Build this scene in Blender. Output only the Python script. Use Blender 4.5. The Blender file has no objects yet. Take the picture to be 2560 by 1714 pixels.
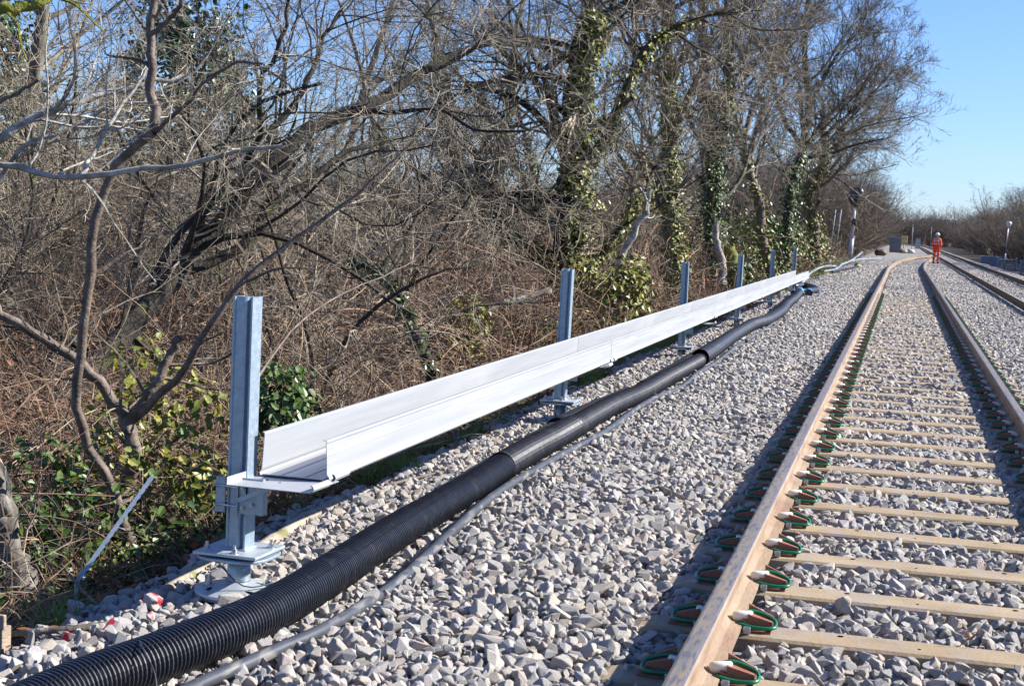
import bpy, bmesh, math, random
import numpy as np
from mathutils import Vector, Matrix
R_ = math.radians
S = bpy.context.scene
C = S.collection

# ------------------------------------------------------------------ camera
CAMZ = 1.46276
PIT, YAW, ROL = 0.0791837, 0.2419810, 0.0474397
fw = Vector((-math.sin(YAW)*math.cos(PIT), math.cos(YAW)*math.cos(PIT), -math.sin(PIT)))
rt = Vector((math.cos(YAW), math.sin(YAW), 0.0)); up = rt.cross(fw)
r2 = rt*math.cos(ROL) + up*math.sin(ROL); u2 = up*math.cos(ROL) - rt*math.sin(ROL)
cd = bpy.data.cameras.new('camera'); cam = bpy.data.objects.new('camera', cd); C.objects.link(cam)
M = Matrix((( r2.x, u2.x, -fw.x, 0), (r2.y, u2.y, -fw.y, 0), (r2.z, u2.z, -fw.z, CAMZ), (0, 0, 0, 1)))
cam.matrix_world = M
cd.lens = 36*3899.78/2560; cd.sensor_width = 36; cd.clip_end = 9000; cd.clip_start = .05
cd.dof.use_dof = True; cd.dof.focus_distance = 7.5; cd.dof.aperture_fstop = 16.0
S.camera = cam

# ------------------------------------------------------------------ sky, sun, exposure
SUN_EL, SUN_AZ = 33.0, 69.0          # azimuth from +Y (along the track) towards +X
w = bpy.data.worlds.new('World'); S.world = w; w.use_nodes = True
nt = w.node_tree; nt.nodes.clear()
sky = nt.nodes.new('ShaderNodeTexSky'); sky.sky_type = 'NISHITA'; sky.sun_disc = False
sky.sun_elevation = R_(SUN_EL); sky.sun_rotation = R_(SUN_AZ)
sky.air_density = 1.0; sky.dust_density = .15; sky.ozone_density = 2.5; sky.altitude = 40
bg = nt.nodes.new('ShaderNodeBackground'); bg.inputs[1].default_value = 0.052
ow = nt.nodes.new('ShaderNodeOutputWorld')
tint = nt.nodes.new('ShaderNodeMix'); tint.data_type = 'RGBA'; tint.blend_type = 'MULTIPLY'; tint.inputs[0].default_value = 1; tint.inputs[7].default_value = (.80, 1.02, 1.56, 1)
nt.links.new(sky.outputs[0], tint.inputs[6]); nt.links.new(tint.outputs[2], bg.inputs[0]); nt.links.new(bg.outputs[0], ow.inputs[0])
ld = bpy.data.lights.new('sun', 'SUN'); ld.energy = 5.0; ld.angle = R_(.5); ld.color = (1, .95, .87)
lo = bpy.data.objects.new('sun', ld); C.objects.link(lo)
sd = Vector((math.sin(R_(SUN_AZ))*math.cos(R_(SUN_EL)), math.cos(R_(SUN_AZ))*math.cos(R_(SUN_EL)), math.sin(R_(SUN_EL))))
lo.rotation_euler = sd.to_track_quat('Z', 'Y').to_euler(); lo.location = (8, -6, 12)
S.view_settings.view_transform = 'Standard'; S.view_settings.look = 'None'
S.view_settings.exposure = 1.25; S.view_settings.gamma = 1
S.cycles.max_bounces = 6; S.cycles.diffuse_bounces = 3; S.cycles.glossy_bounces = 3
S.cycles.transparent_max_bounces = 8; S.cycles.use_adaptive_sampling = True

# ------------------------------------------------------------------ helpers
def tag(o, label=None, cat=None, group=None, kind=None):
    if label: o['label'] = label
    if cat: o['category'] = cat
    if group: o['group'] = group
    if kind: o['kind'] = kind
    return o
def empty(name, loc=(0, 0, 0), rz=0):
    o = bpy.data.objects.new(name, None); C.objects.link(o); o.location = loc; o.rotation_euler = (0, 0, rz)
    o.empty_display_size = .2
    return o
def link(name, me, parent=None):
    o = bpy.data.objects.new(name, me); C.objects.link(o)
    if parent is not None: o.parent = parent
    return o
def copy_tree(o, parent=None):
    c = o.copy(); C.objects.link(c)
    if parent is not None: c.parent = parent
    for ch in list(o.children): copy_tree(ch, c)
    return c
def norm(a): return a/np.maximum(np.linalg.norm(a, axis=-1, keepdims=True), 1e-9)
def mesh_np(name, V, Q, mats, mi=None, smooth=False):
    """V (n,3), Q (m,k) all faces with k corners, or a list of such arrays"""
    me = bpy.data.meshes.new(name)
    Qs = Q if isinstance(Q, list) else [Q]
    V = np.asarray(V, np.float32)
    me.vertices.add(len(V)); me.vertices.foreach_set('co', V.ravel())
    lt = np.concatenate([np.full(len(q), q.shape[1]) for q in Qs]).astype(np.int32)
    lv = np.concatenate([q.ravel() for q in Qs]).astype(np.int32)
    me.loops.add(len(lv)); me.loops.foreach_set('vertex_index', lv)
    me.polygons.add(len(lt)); ls = np.concatenate([[0], np.cumsum(lt)[:-1]]).astype(np.int32)
    me.polygons.foreach_set('loop_start', ls)
    for m in (mats if isinstance(mats, (list, tuple)) else [mats]): me.materials.append(m)
    if mi is not None: me.polygons.foreach_set('material_index', np.asarray(mi, np.int32))
    me.polygons.foreach_set('use_smooth', np.full(len(lt), bool(smooth)))
    me.update(calc_edges=True)
    return me

class MB:
    """collects simple shapes into one mesh object"""
    def __init__(s): s.v = []; s.f = []; s.m = []; s.sm = []
    def add(s, vs, fs, m=0, sm=False):
        b = len(s.v); s.v += [tuple(v) for v in vs]
        for f in fs: s.f.append([b+i for i in f]); s.m.append(m); s.sm.append(sm)
        return s
    def box(s, x0, x1, y0, y1, z0, z1, m=0, bev=0):
        if bev:
            b = min(bev, (x1-x0)*.45, (y1-y0)*.45, (z1-z0)*.45)
            bm = bmesh.new(); bmesh.ops.create_cube(bm, size=1)
            for v in bm.verts: v.co = Vector(((x0+x1)/2+v.co.x*(x1-x0), (y0+y1)/2+v.co.y*(y1-y0), (z0+z1)/2+v.co.z*(z1-z0)))
            bmesh.ops.bevel(bm, geom=bm.edges[:], offset=b, segments=2, affect='EDGES', profile=.5)
            s.bm(bm, m); return s
        v = [(x, y, z) for x in (x0, x1) for y in (y0, y1) for z in (z0, z1)]
        return s.add(v, [(0, 1, 3, 2), (4, 6, 7, 5), (0, 4, 5, 1), (2, 3, 7, 6), (0, 2, 6, 4), (1, 5, 7, 3)], m)
    def bm(s, bm, m=0, mat=None, sm=False):
        bm.verts.ensure_lookup_table(); bm.verts.index_update()
        vs = [(mat @ v.co if mat else v.co.copy()) for v in bm.verts]
        s.add(vs, [[v.index for v in f.verts] for f in bm.faces], m, sm); bm.free(); return s
    def obox(s, c, ax, ay, az, m=0):
        """oriented box: centre and three half-axis vectors"""
        c, ax, ay, az = map(Vector, (c, ax, ay, az))
        v = [c+ax*i+ay*j+az*k for i in (-1, 1) for j in (-1, 1) for k in (-1, 1)]
        return s.add(v, [(0, 1, 3, 2), (4, 6, 7, 5), (0, 4, 5, 1), (2, 3, 7, 6), (0, 2, 6, 4), (1, 5, 7, 3)], m)
    def bar(s, a, b, wd, th, m=0, upv=(0, 0, 1)):
        a, b = Vector(a), Vector(b); d = (b-a); L = d.length; d.normalize()
        u = Vector(upv); x = d.cross(u).normalized(); z = x.cross(d)
        return s.obox((a+b)/2, d*L/2, x*wd/2, z*th/2, m)
    def tube(s, pts, r, n=10, m=0, cap=True, sm=True):
        pts = [Vector(p) for p in pts]; rs = r if isinstance(r, (list, tuple)) else [r]*len(pts)
        vs = []; up_ = None
        for i, p in enumerate(pts):
            t = (pts[min(i+1, len(pts)-1)]-pts[max(i-1, 0)]).normalized()
            if up_ is None:
                up_ = Vector((0, 0, 1)) if abs(t.z) < .9 else Vector((1, 0, 0))
            x = t.cross(up_).normalized(); y = x.cross(t).normalized(); up_ = y
            for k in range(n):
                a = 2*math.pi*k/n; vs.append(p+x*math.cos(a)*rs[i]+y*math.sin(a)*rs[i])
        fs = [(i*n+k, i*n+(k+1) % n, (i+1)*n+(k+1) % n, (i+1)*n+k) for i in range(len(pts)-1) for k in range(n)]
        s.add(vs, fs, m, sm)
        if cap:
            b = len(s.v)-len(vs)
            s.f.append([b+k for k in range(n)][::-1]); s.m.append(m); s.sm.append(False)
            s.f.append([b+(len(pts)-1)*n+k for k in range(n)]); s.m.append(m); s.sm.append(False)
        return s
    def disc(s, c, r, h, n=24, m=0, rot=0, cham=0):
        """vertical prism with n corners; c = centre of the bottom"""
        x, y, z = c; prof = [(r, 0), (r, h)] if not cham else [(r-cham, 0), (r, cham), (r, h-cham), (r-cham, h)]
        vs = [(x+q*math.cos(rot+2*math.pi*k/n), y+q*math.sin(rot+2*math.pi*k/n), z+dz) for q, dz in prof for k in range(n)]
        L = len(prof)
        fs = [(i*n+k, i*n+(k+1) % n, (i+1)*n+(k+1) % n, (i+1)*n+k) for i in range(L-1) for k in range(n)]
        fs += [tuple(range(n))[::-1], tuple((L-1)*n+k for k in range(n))]
        return s.add(vs, fs, m)
    def prism(s, poly, path, m=None, closed=True):
        """poly [(u,v)] in the plane across the path (u = right of travel, v = up), path list of points"""
        path = [Vector(p) for p in path]; n = len(poly); vs = []
        for i, p in enumerate(path):
            t = (path[min(i+1, len(path)-1)]-path[max(i-1, 0)]).normalized()
            x = t.cross(Vector((0, 0, 1))).normalized(); z = x.cross(t).normalized()
            for u, v in poly: vs.append(p+x*u+z*v)
        fs = []; ms = []
        for i in range(len(path)-1):
            for k in range(n if closed else n-1):
                fs.append((i*n+k, (i+1)*n+k, (i+1)*n+(k+1) % n, i*n+(k+1) % n)); ms.append(m[k] if m else 0)
        b = len(s.v); s.v += [tuple(v) for v in vs]
        for f, mm in zip(fs, ms): s.f.append([b+i for i in f]); s.m.append(mm); s.sm.append(False)
        if closed:
            s.f.append([b+k for k in range(n)]); s.m.append(0); s.sm.append(False)
            s.f.append([b+(len(path)-1)*n+k for k in range(n)][::-1]); s.m.append(0); s.sm.append(False)
        return s
    def build(s, name, mats, parent=None):
        me = bpy.data.meshes.new(name); me.from_pydata(s.v, [], s.f)
        for m in (mats if isinstance(mats, (list, tuple)) else [mats]): me.materials.append(m)
        me.polygons.foreach_set('material_index', s.m); me.polygons.foreach_set('use_smooth', s.sm)
        bm = bmesh.new(); bm.from_mesh(me); bmesh.ops.recalc_face_normals(bm, faces=bm.faces); bm.to_mesh(me); bm.free()
        me.update(); return link(name, me, parent)

def smooth_path(pts, step=.1):
    """Catmull-Rom through pts, resampled"""
    P = [Vector(p) for p in pts]; P = [P[0]*2-P[1]]+P+[P[-1]*2-P[-2]]; out = []
    for i in range(1, len(P)-2):
        a, b, c, d = P[i-1:i+3]; n = max(1, int((c-b).length/step))
        for k in range(n):
            t = k/n
            out.append(.5*((2*b)+(c-a)*t+(2*a-5*b+4*c-d)*t*t+(3*b-a-3*c+d)*t**3))
    out.append(P[-2]); return out

# ------------------------------------------------------------------ materials
def mat(name, cols, scale=8, rough=.7, metal=0, bump=0, bscale=40, detail=6, inst=None, rrange=None, stretch=None, spec=.5, contrast=(.3, .7), extra=None):
    """cols: list of colours blended by noise; inst: ramp of per-instance tints multiplied in"""
    m = bpy.data.materials.new(name); m.use_nodes = True; t = m.node_tree; L = t.links.new
    if name == 'dark_slot': spec = 0
    b = t.nodes['Principled BSDF']; b.inputs['Roughness'].default_value = rough; b.inputs['Metallic'].default_value = metal
    b.inputs['Specular IOR Level'].default_value = spec
    co = t.nodes.new('ShaderNodeTexCoord'); src = co.outputs['Object']
    if stretch:
        mp = t.nodes.new('ShaderNodeMapping'); mp.inputs['Scale'].default_value = stretch; L(src, mp.inputs[0]); src = mp.outputs[0]
    if inst is not None and inst != []:
        oi = t.nodes.new('ShaderNodeObjectInfo')
        ad = t.nodes.new('ShaderNodeVectorMath'); ad.operation = 'ADD'
        mu = t.nodes.new('ShaderNodeMath'); mu.operation = 'MULTIPLY'; mu.inputs[1].default_value = 57.0
        L(oi.outputs['Random'], mu.inputs[0]); L(src, ad.inputs[0]); L(mu.outputs[0], ad.inputs[1]); src = ad.outputs[0]
    nz = t.nodes.new('ShaderNodeTexNoise'); nz.inputs['Scale'].default_value = scale; nz.inputs['Detail'].default_value = detail
    nz.inputs['Roughness'].default_value = .62
    L(src, nz.inputs['Vector'])
    rp = t.nodes.new('ShaderNodeValToRGB'); e = rp.color_ramp.elements
    n = len(cols)
    if n == 1: cols = cols*2; n = 2
    lo_, hi_ = contrast
    e[0].position = lo_; e[1].position = hi_; e[0].color = (*cols[0], 1); e[1].color = (*cols[-1], 1)
    for i in range(1, n-1):
        q = e.new(lo_+(hi_-lo_)*i/(n-1)); q.color = (*cols[i], 1)
    L(nz.outputs[0], rp.inputs[0]); out = rp.outputs[0]
    if inst:
        r3 = t.nodes.new('ShaderNodeValToRGB'); r3.color_ramp.interpolation = 'CONSTANT'; e = r3.color_ramp.elements
        e[0].position = 0; e[0].color = (*inst[0], 1); e[1].position = 1/len(inst); e[1].color = (*inst[1], 1)
        for i in range(2, len(inst)): q = e.new(i/len(inst)); q.color = (*inst[i], 1)
        L(oi.outputs['Random'], r3.inputs[0])
        mx = t.nodes.new('ShaderNodeMix'); mx.data_type = 'RGBA'; mx.blend_type = 'MULTIPLY'; mx.inputs[0].default_value = 1
        L(out, mx.inputs[6]); L(r3.outputs[0], mx.inputs[7]); out = mx.outputs[2]
    if extra: out = extra(t, L, src, out, b)
    L(out, b.inputs['Base Color'])
    if rrange:
        mr = t.nodes.new('ShaderNodeMapRange'); mr.inputs[1].default_value = .3; mr.inputs[2].default_value = .7
        mr.inputs[3].default_value, mr.inputs[4].default_value = rrange
        n3 = t.nodes.new('ShaderNodeTexNoise'); n3.inputs['Scale'].default_value = scale*2.3; L(src, n3.inputs['Vector'])
        L(n3.outputs[0], mr.inputs[0]); L(mr.outputs[0], b.inputs['Roughness'])
    if bump:
        n2 = t.nodes.new('ShaderNodeTexNoise'); n2.inputs['Scale'].default_value = bscale; n2.inputs['Detail'].default_value = 4
        L(src, n2.inputs['Vector'])
        bp = t.nodes.new('ShaderNodeBump'); bp.inputs['Strength'].default_value = bump; bp.inputs['Distance'].default_value = .02
        L(n2.outputs[0], bp.inputs['Height']); L(bp.outputs[0], b.inputs['Normal'])
    return m

def overlay(c, scale, lo_, hi_, fac=1.0, stretch=None, blend='MIX'):
    """patches of a second colour where a noise passes lo..hi"""
    def f(t, L, src, out, b):
        s2 = src
        if stretch:
            mp = t.nodes.new('ShaderNodeMapping'); mp.inputs['Scale'].default_value = stretch; L(src, mp.inputs[0]); s2 = mp.outputs[0]
        n = t.nodes.new('ShaderNodeTexNoise'); n.inputs['Scale'].default_value = scale; n.inputs['Detail'].default_value = 7; L(s2, n.inputs['Vector'])
        mr = t.nodes.new('ShaderNodeMapRange'); mr.inputs[1].default_value = lo_; mr.inputs[2].default_value = hi_; mr.inputs[4].default_value = fac
        L(n.outputs[0], mr.inputs[0])
        mx = t.nodes.new('ShaderNodeMix'); mx.data_type = 'RGBA'; mx.blend_type = blend
        L(mr.outputs[0], mx.inputs[0]); L(out, mx.inputs[6]); mx.inputs[7].default_value = (*c, 1)
        return mx.outputs[2]
    return f

MT = {}
MT['stone'] = mat('ballast_stone', [(.28, .26, .235), (.42, .395, .365), (.57, .54, .505)], 38, .9, bump=.5, bscale=90, contrast=(.32, .68),
                  inst=[(.78, .79, .82), (.92, .92, .90), (1, .98, .93), (.62, .64, .67), (.88, .88, .86), (1, .93, .86), (.80, .76, .70), (.96, .97, 1), (.68, .68, .69), (.9, .81, .77), (1.05, 1.04, 1), (.84, .85, .88)])
MT['stone_red'] = mat('painted_ballast_stone', [(.38, .36, .35), (.6, .57, .56)], 40, .9, bump=.6, bscale=90, inst=[(.85, .85, .9), (1, .97, .95)],
                      extra=overlay((.5, .02, .05), 1.7, .50, .55))
MT['bed'] = mat('ballast_bed', [(.06, .057, .054), (.20, .19, .18), (.34, .325, .31)], 26, .95, bump=1, bscale=30, detail=8)  # kept darker than the stones; shade in their gaps is put into the colour
MT['soil'] = mat('woodland_soil', [(.015, .011, .008), (.04, .028, .017), (.07, .048, .03)], 1.7, .95, bump=1, bscale=18,  # colour lowered to stand in for shade under the brambles
                 extra=overlay((.05, .08, .02), .9, .52, .66, .7))
MT['rust'] = mat('rail_rust', [(.18, .12, .07), (.25, .18, .12), (.31, .235, .165)], 5, .75, bump=.25, bscale=70, stretch=(1, .35, 1), extra=overlay((.15, .07, .04), 7, .52, .68, .6))
MT['railtop'] = mat('rail_head_top', [(.30, .225, .145), (.23, .195, .155), (.16, .15, .145)], 7, .5, .25, bump=.15, bscale=120, stretch=(5, .25, 1),
                    extra=overlay((.10, .105, .125), 13, .50, .62, .85, stretch=(1, 3.2, 1)))
MT['railedge'] = mat('rail_running_edge', [(.12, .12, .15), (.26, .23, .23)], 20, .4, .5)
MT['darkrail'] = mat('dark_rail_rust', [(.10, .065, .035), (.17, .115, .065)], 6, .8, bump=.2, bscale=60)
MT['darktop'] = mat('dull_rail_head', [(.30, .22, .15), (.38, .31, .24)], 6, .55, .2)
MT['sleeper'] = mat('sleeper_steel', [(.235, .165, .095), (.31, .235, .14), (.36, .28, .18)], 4, .8, bump=.15, bscale=60, inst=[(.95, .95, .95), (1, .98, .96), (.9, .88, .86), (1, 1, 1)],
                    extra=overlay((.28, .24, .21), 7, .5, .68, .7))
MT['dirt'] = mat('dirt_spill', [(.28, .22, .18), (.40, .33, .27)], 30, .95, bump=.7, bscale=80)
MT['housing'] = mat('clip_housing', [(.16, .06, .035), (.26, .10, .06)], 25, .65, bump=.2)
MT['green'] = mat('green_coated_spring', [(.0, .10, .05), (.005, .17, .085)], 20, .35, inst=[(1, 1, 1), (.8, 1, .9), (1, 1, .8)])
MT['cream'] = mat('cream_nylon', [(.60, .56, .46), (.78, .76, .68)], 25, .4)
MT['galv'] = mat('galvanised_steel', [(.25, .33, .40), (.31, .39, .46), (.37, .44, .50)], 26, .40, .45, bump=.06, bscale=30, rrange=(.3, .5), extra=overlay((.24, .31, .37), 70, .55, .6, .5))  # blue of sky reflected in the shaded steel is mixed into its colour
MT['galvlight'] = mat('bright_galvanised_plate', [(.38, .43, .47), (.45, .50, .53)], 14, .42, .4, rrange=(.35, .55), bump=.05)
MT['bolt'] = mat('zinc_bolt', [(.40, .42, .45), (.62, .64, .66)], 60, .3, .85)
MT['tray'] = mat('trough_aluminium', [(.35, .365, .385), (.365, .38, .40), (.38, .395, .41)], 3, .45, .25, stretch=(6, .15, 6), rrange=(.36, .5), extra=overlay((.45, .46, .47), 3.5, .60, .72, .7, stretch=(1, 1, .2)))
MT['duct'] = mat('black_duct_plastic', [(.010, .011, .015), (.018, .020, .027)], 9, .36, 0, bump=.05, rrange=(.32, .52), extra=overlay((.10, .10, .105), 13, .60, .74, .45))
MT['cable'] = mat('dusty_grey_cable', [(.035, .038, .046), (.065, .07, .08)], 10, .42, stretch=(1, .5, 1), extra=overlay((.20, .19, .175), 24, .53, .66, .75, stretch=(1, .5, 1)))
MT['pipegrey'] = mat('pale_grey_duct', [(.17, .20, .23), (.25, .28, .31)], 6, .5)
MT['blue'] = mat('blue_wrap', [(.02, .20, .55), (.04, .28, .65)], 10, .4)
MT['wire'] = mat('thin_wire', [(.02, .02, .03), (.05, .05, .07)], 10, .5)
MT['bark_grey'] = mat('grey_bark', [(.045, .038, .03), (.12, .105, .085), (.28, .26, .225)], 9, .9, bump=.6, bscale=40, stretch=(1, 1, .4), extra=overlay((.10, .11, .03), 4, .55, .68, .7))
MT['bark_pale'] = mat('pale_bark', [(.12, .105, .085), (.27, .255, .22), (.46, .45, .41)], 12, .85, bump=.3, bscale=50, extra=overlay((.16, .14, .12), 20, .58, .68, .7))
MT['bark_dark'] = mat('dark_bark', [(.015, .012, .009), (.035, .028, .02), (.075, .062, .045)], 10, .95, bump=.9, bscale=45, stretch=(1, 1, .5), extra=overlay((.075, .085, .018), 3.5, .57, .66, .8))
MT['bark_brown'] = mat('brown_bark', [(.05, .035, .026), (.11, .08, .06), (.19, .15, .12)], 14, .7, bump=.35, bscale=60)
MT['twig'] = mat('twig_bark', [(.06, .047, .03), (.22, .185, .13), (.46, .40, .31)], 5, .8, inst=[(1, 1, 1), (.8, .76, .7), (1, .93, .82), (.9, .9, .92)])
MT['brushtwig'] = mat('brushwood_twig', [(.05, .038, .028), (.13, .10, .075), (.25, .205, .16)], 3, .85)
MT['twig_red'] = mat('reddish_twig', [(.15, .09, .06), (.25, .16, .11)], 5, .8)
MT['bramble'] = mat('dry_bramble', [(.07, .045, .03), (.20, .135, .09), (.44, .35, .26)], 2.5, .85, inst=[(1, .95, .9), (.8, .7, .65), (1, .9, .8), (.9, .85, .8)])
MT['bracken'] = mat('dead_bracken', [(.09, .04, .02), (.19, .09, .045), (.28, .16, .085)], 3, .9, inst=[(1, 1, 1), (1, .85, .75), (.8, .75, .7)])
MT['leaf'] = mat('ivy_leaf', [(.015, .035, .008), (.04, .08, .012), (.10, .14, .02)], 3.2, .42, contrast=(.25, .72), spec=.4)
MT['leaf_yel'] = mat('yellow_ivy_leaf', [(.04, .07, .010), (.11, .14, .018), (.20, .18, .03), (.20, .08, .025)], 5.5, .45, contrast=(.28, .75), spec=.35)
MT['leaf_dark'] = mat('holly_leaf', [(.010, .030, .010), (.03, .065, .018), (.05, .10, .025)], 2.5, .4)
MT['grass'] = mat('grass_blade', [(.05, .11, .02), (.12, .20, .03), (.22, .22, .07)], 4, .6)
MT['moss'] = mat('moss', [(.09, .10, .012), (.20, .20, .025)], 20, .95, bump=.8)
MT['timber'] = mat('sawn_timber', [(.20, .15, .11), (.36, .29, .22)], 6, .85, bump=.4, stretch=(1, 1, 5))
MT['log'] = mat('bare_log', [(.20, .155, .11), (.32, .265, .20), (.40, .345, .27)], 7, .85, bump=.4, bscale=40, extra=overlay((.13, .14, .03), 5, .58, .68, .8))
MT['orange'] = mat('orange_workwear', [(.85, .045, .004), (.98, .075, .008)], 12, .75)
MT['reflect'] = mat('reflective_tape', [(.62, .55, .5), (.75, .70, .66)], 12, .5)
MT['white'] = mat('white_plastic', [(.76, .77, .78), (.84, .84, .85)], 12, .4)
MT['skin'] = mat('skin', [(.45, .27, .19), (.52, .33, .24)], 20, .6)
MT['boot'] = mat('boot_leather', [(.03, .025, .02), (.06, .05, .04)], 20, .6)
MT['black'] = mat('black_sheeting', [(.006, .007, .012), (.014, .015, .02)], 5, .3)
MT['sigpost'] = mat('signal_post_paint', [(.30, .33, .36), (.40, .43, .46)], 10, .5)
MT['cabinet'] = mat('cabinet_paint', [(.15, .17, .20), (.19, .21, .24)], 4, .5)
MT['yellow'] = mat('yellow_paint', [(.55, .42, .16), (.65, .50, .2)], 8, .5)
MT['concrete'] = mat('grey_concrete', [(.20, .26, .32), (.30, .36, .42)], 6, .85, bump=.3)
MT['bag'] = mat('sack_cloth', [(.45, .42, .36), (.62, .6, .55)], 6, .9, bump=.5)
MT['hill'] = mat('hill_woods', [(.035, .06, .06), (.06, .085, .07)], .01, .95)
MT['slot'] = mat('dark_slot', [(.01, .01, .012), (.015, .015, .018)], 5, .8)

# ------------------------------------------------------------------ ground, ballast
from mathutils import noise as mnoise
RC = -.552                # centre of the near track's left rail; gauge centre + .7525
TX = RC+.7525
XKEY = [-400, -60, -30, -14, -8, -4.9, -4.2, -3.65, -3.1, -2.75, -2.4, -1.7, -1.1, 1.5, 2.3, 4.9, 5.5, 6.5, 9, 12, 20, 60, 400]
ZKEY = [6, 2.5, .6, -.2, -.45, -.55, -.78, -.62, -.17, -.10, -.075, -.035, -.03, -.03, -.03, -.03, -.10, -.45, -.5, -.4, -.1, .8, 3]
def hz(x): return np.interp(x, XKEY, ZKEY)
def gz(x, y): return float(hz(x))
# distances from the near camera position grow geometrically so the sheet reaches the horizon
ys = np.concatenate([np.arange(-6, 60, .35), np.geomspace(60, 4000, 60)])
xs = np.array(sorted(set(list(np.arange(-5, 7, .2))+list(np.arange(-16, -5, .5))+list(np.geomspace(7, 3000, 34))+list(-np.geomspace(16, 3000, 30)))))
X, Y = np.meshgrid(xs, ys); rng = np.random.default_rng(3)
Zg = hz(X)-.04
wood = np.clip((-X-3.3)/1.5, 0, 1)
Zg += wood*(.10*np.sin(X*1.3+Y*.7)+.08*np.sin(Y*1.9-X*.8)+.05*rng.standard_normal(X.shape))
Zg = np.where(np.abs(X) > 400, 3+.0*X, Zg)
V = np.stack([X, Y, Zg], -1).reshape(-1, 3); nx = len(xs); ny = len(ys)
i = np.arange(ny-1)[:, None]*nx+np.arange(nx-1)[None]; Q = np.stack([i, i+1, i+nx+1, i+nx], -1).reshape(-1, 4)
g = link('ground', mesh_np('ground', V, Q, MT['soil'], smooth=True)); g['kind'] = 'structure'
# ballast bed sheet
xb = np.concatenate([np.arange(-3.02, 5.85, .12)]); yb = np.concatenate([np.arange(-4, 50, .3), np.arange(50, 300, 2)])
X, Y = np.meshgrid(xb, yb)
edge = -.12*np.sin(Y*1.1)-.08*np.sin(Y*2.7)
X = np.where(X < -2.9, X+edge, X)
Zb = hz(X)-.022+.006*np.sin(X*9+Y*5)
V = np.stack([X, Y, Zb], -1).reshape(-1, 3); nx = len(xb); ny = len(yb)
i = np.arange(ny-1)[:, None]*nx+np.arange(nx-1)[None]; Q = np.stack([i, i+1, i+nx+1, i+nx], -1).reshape(-1, 4)
g = link('track_bed', mesh_np('track_bed', V, Q, MT['bed'], smooth=True)); g['kind'] = 'structure'

# scatter: vertices carry rot / scl / idx, geometry nodes put one stone (leaf tuft, bramble arch) on each
protoc = {}
def scatter(name, P, rot, scl, idx, variants, kind='stuff', label=None, cat=None):
    me = bpy.data.meshes.new(name); n = len(P)
    me.vertices.add(n); me.vertices.foreach_set('co', np.asarray(P, np.float32).ravel())
    for nm, ty, arr, key in (('rot', 'FLOAT_VECTOR', rot, 'vector'), ('scl', 'FLOAT_VECTOR', scl, 'vector'), ('idx', 'INT', idx, 'value')):
        a = me.attributes.new(nm, ty, 'POINT')
        a.data.foreach_set(key, np.asarray(arr, np.int32 if ty == 'INT' else np.float32).ravel())
    me.update()
    o = link(name, me); tag(o, label, cat, kind=kind)
    col = bpy.data.collections.new(name+'_kinds')
    for k, vm in enumerate(variants):
        vo = bpy.data.objects.new('%s_kind_%02d' % (name, k), vm); col.objects.link(vo)
    ng = bpy.data.node_groups.new(name, 'GeometryNodeTree')
    ng.interface.new_socket('Geometry', in_out='INPUT', socket_type='NodeSocketGeometry')
    ng.interface.new_socket('Geometry', in_out='OUTPUT', socket_type='NodeSocketGeometry')
    N = ng.nodes.new; Lk = ng.links.new
    gi = N('NodeGroupInput'); go = N('NodeGroupOutput'); ip = N('GeometryNodeInstanceOnPoints'); ci = N('GeometryNodeCollectionInfo')
    ci.inputs['Collection'].default_value = col; ci.inputs['Separate Children'].default_value = True; ci.inputs['Reset Children'].default_value = True
    at = {}
    for nm, ty in (('rot', 'FLOAT_VECTOR'), ('scl', 'FLOAT_VECTOR'), ('idx', 'INT')):
        a = N('GeometryNodeInputNamedAttribute'); a.data_type = ty; a.inputs['Name'].default_value = nm; at[nm] = a.outputs['Attribute']
    mp = N('GeometryNodeMeshToPoints')
    Lk(gi.outputs[0], mp.inputs[0]); Lk(mp.outputs[0], ip.inputs['Points']); Lk(ci.outputs[0], ip.inputs['Instance'])
    ip.inputs['Pick Instance'].default_value = True
    Lk(at['idx'], ip.inputs['Instance Index']); Lk(at['rot'], ip.inputs['Rotation']); Lk(at['scl'], ip.inputs['Scale'])
    Lk(ip.outputs[0], go.inputs[0])
    md = o.modifiers.new('scatter', 'NODES'); md.node_group = ng
    return o
# camera wedge with a margin, so nothing is laid far outside any view
def wedge(X, Y, marg=2.0):
    d0 = X*fw.x+Y*fw.y; lat = X*rt.x+Y*rt.y
    return (d0 > 1.5) & (np.abs(lat) < d0*.345+marg)

def stone_mesh(seed, mt, npt=15, flat=.72):
    r = random.Random(seed); bm = bmesh.new()
    for k in range(npt):
        v = Vector((r.gauss(0, 1), r.gauss(0, 1), r.gauss(0, 1))).normalized()*r.uniform(.85, 1.05)
        m_ = max(abs(v.x), abs(v.y), abs(v.z)); v = v.lerp(v/m_*.80, .5)
        bm.verts.new((v.x*.5*r.uniform(.95, 1.1), v.y*.5*.78, v.z*.5*flat))
    res = bmesh.ops.convex_hull(bm, input=bm.verts[:])
    bmesh.ops.delete(bm, geom=[e for e in res['geom_interior'] if isinstance(e, bmesh.types.BMVert)], context='VERTS')
    bmesh.ops.dissolve_limit(bm, angle_limit=.16, verts=bm.verts[:], edges=bm.edges[:])
    bmesh.ops.bevel(bm, geom=bm.edges[:], offset=.02, segments=1, affect='EDGES', profile=.5)
    bmesh.ops.triangulate(bm, faces=[f for f in bm.faces if len(f.verts) > 4])
    me = bpy.data.meshes.new('stone'); bm.to_mesh(me); bm.free(); me.materials.append(mt); return me
stones = [stone_mesh(100+k, MT['stone'], 13+k % 5, .55+.05*(k % 6)) for k in range(14)]

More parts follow.
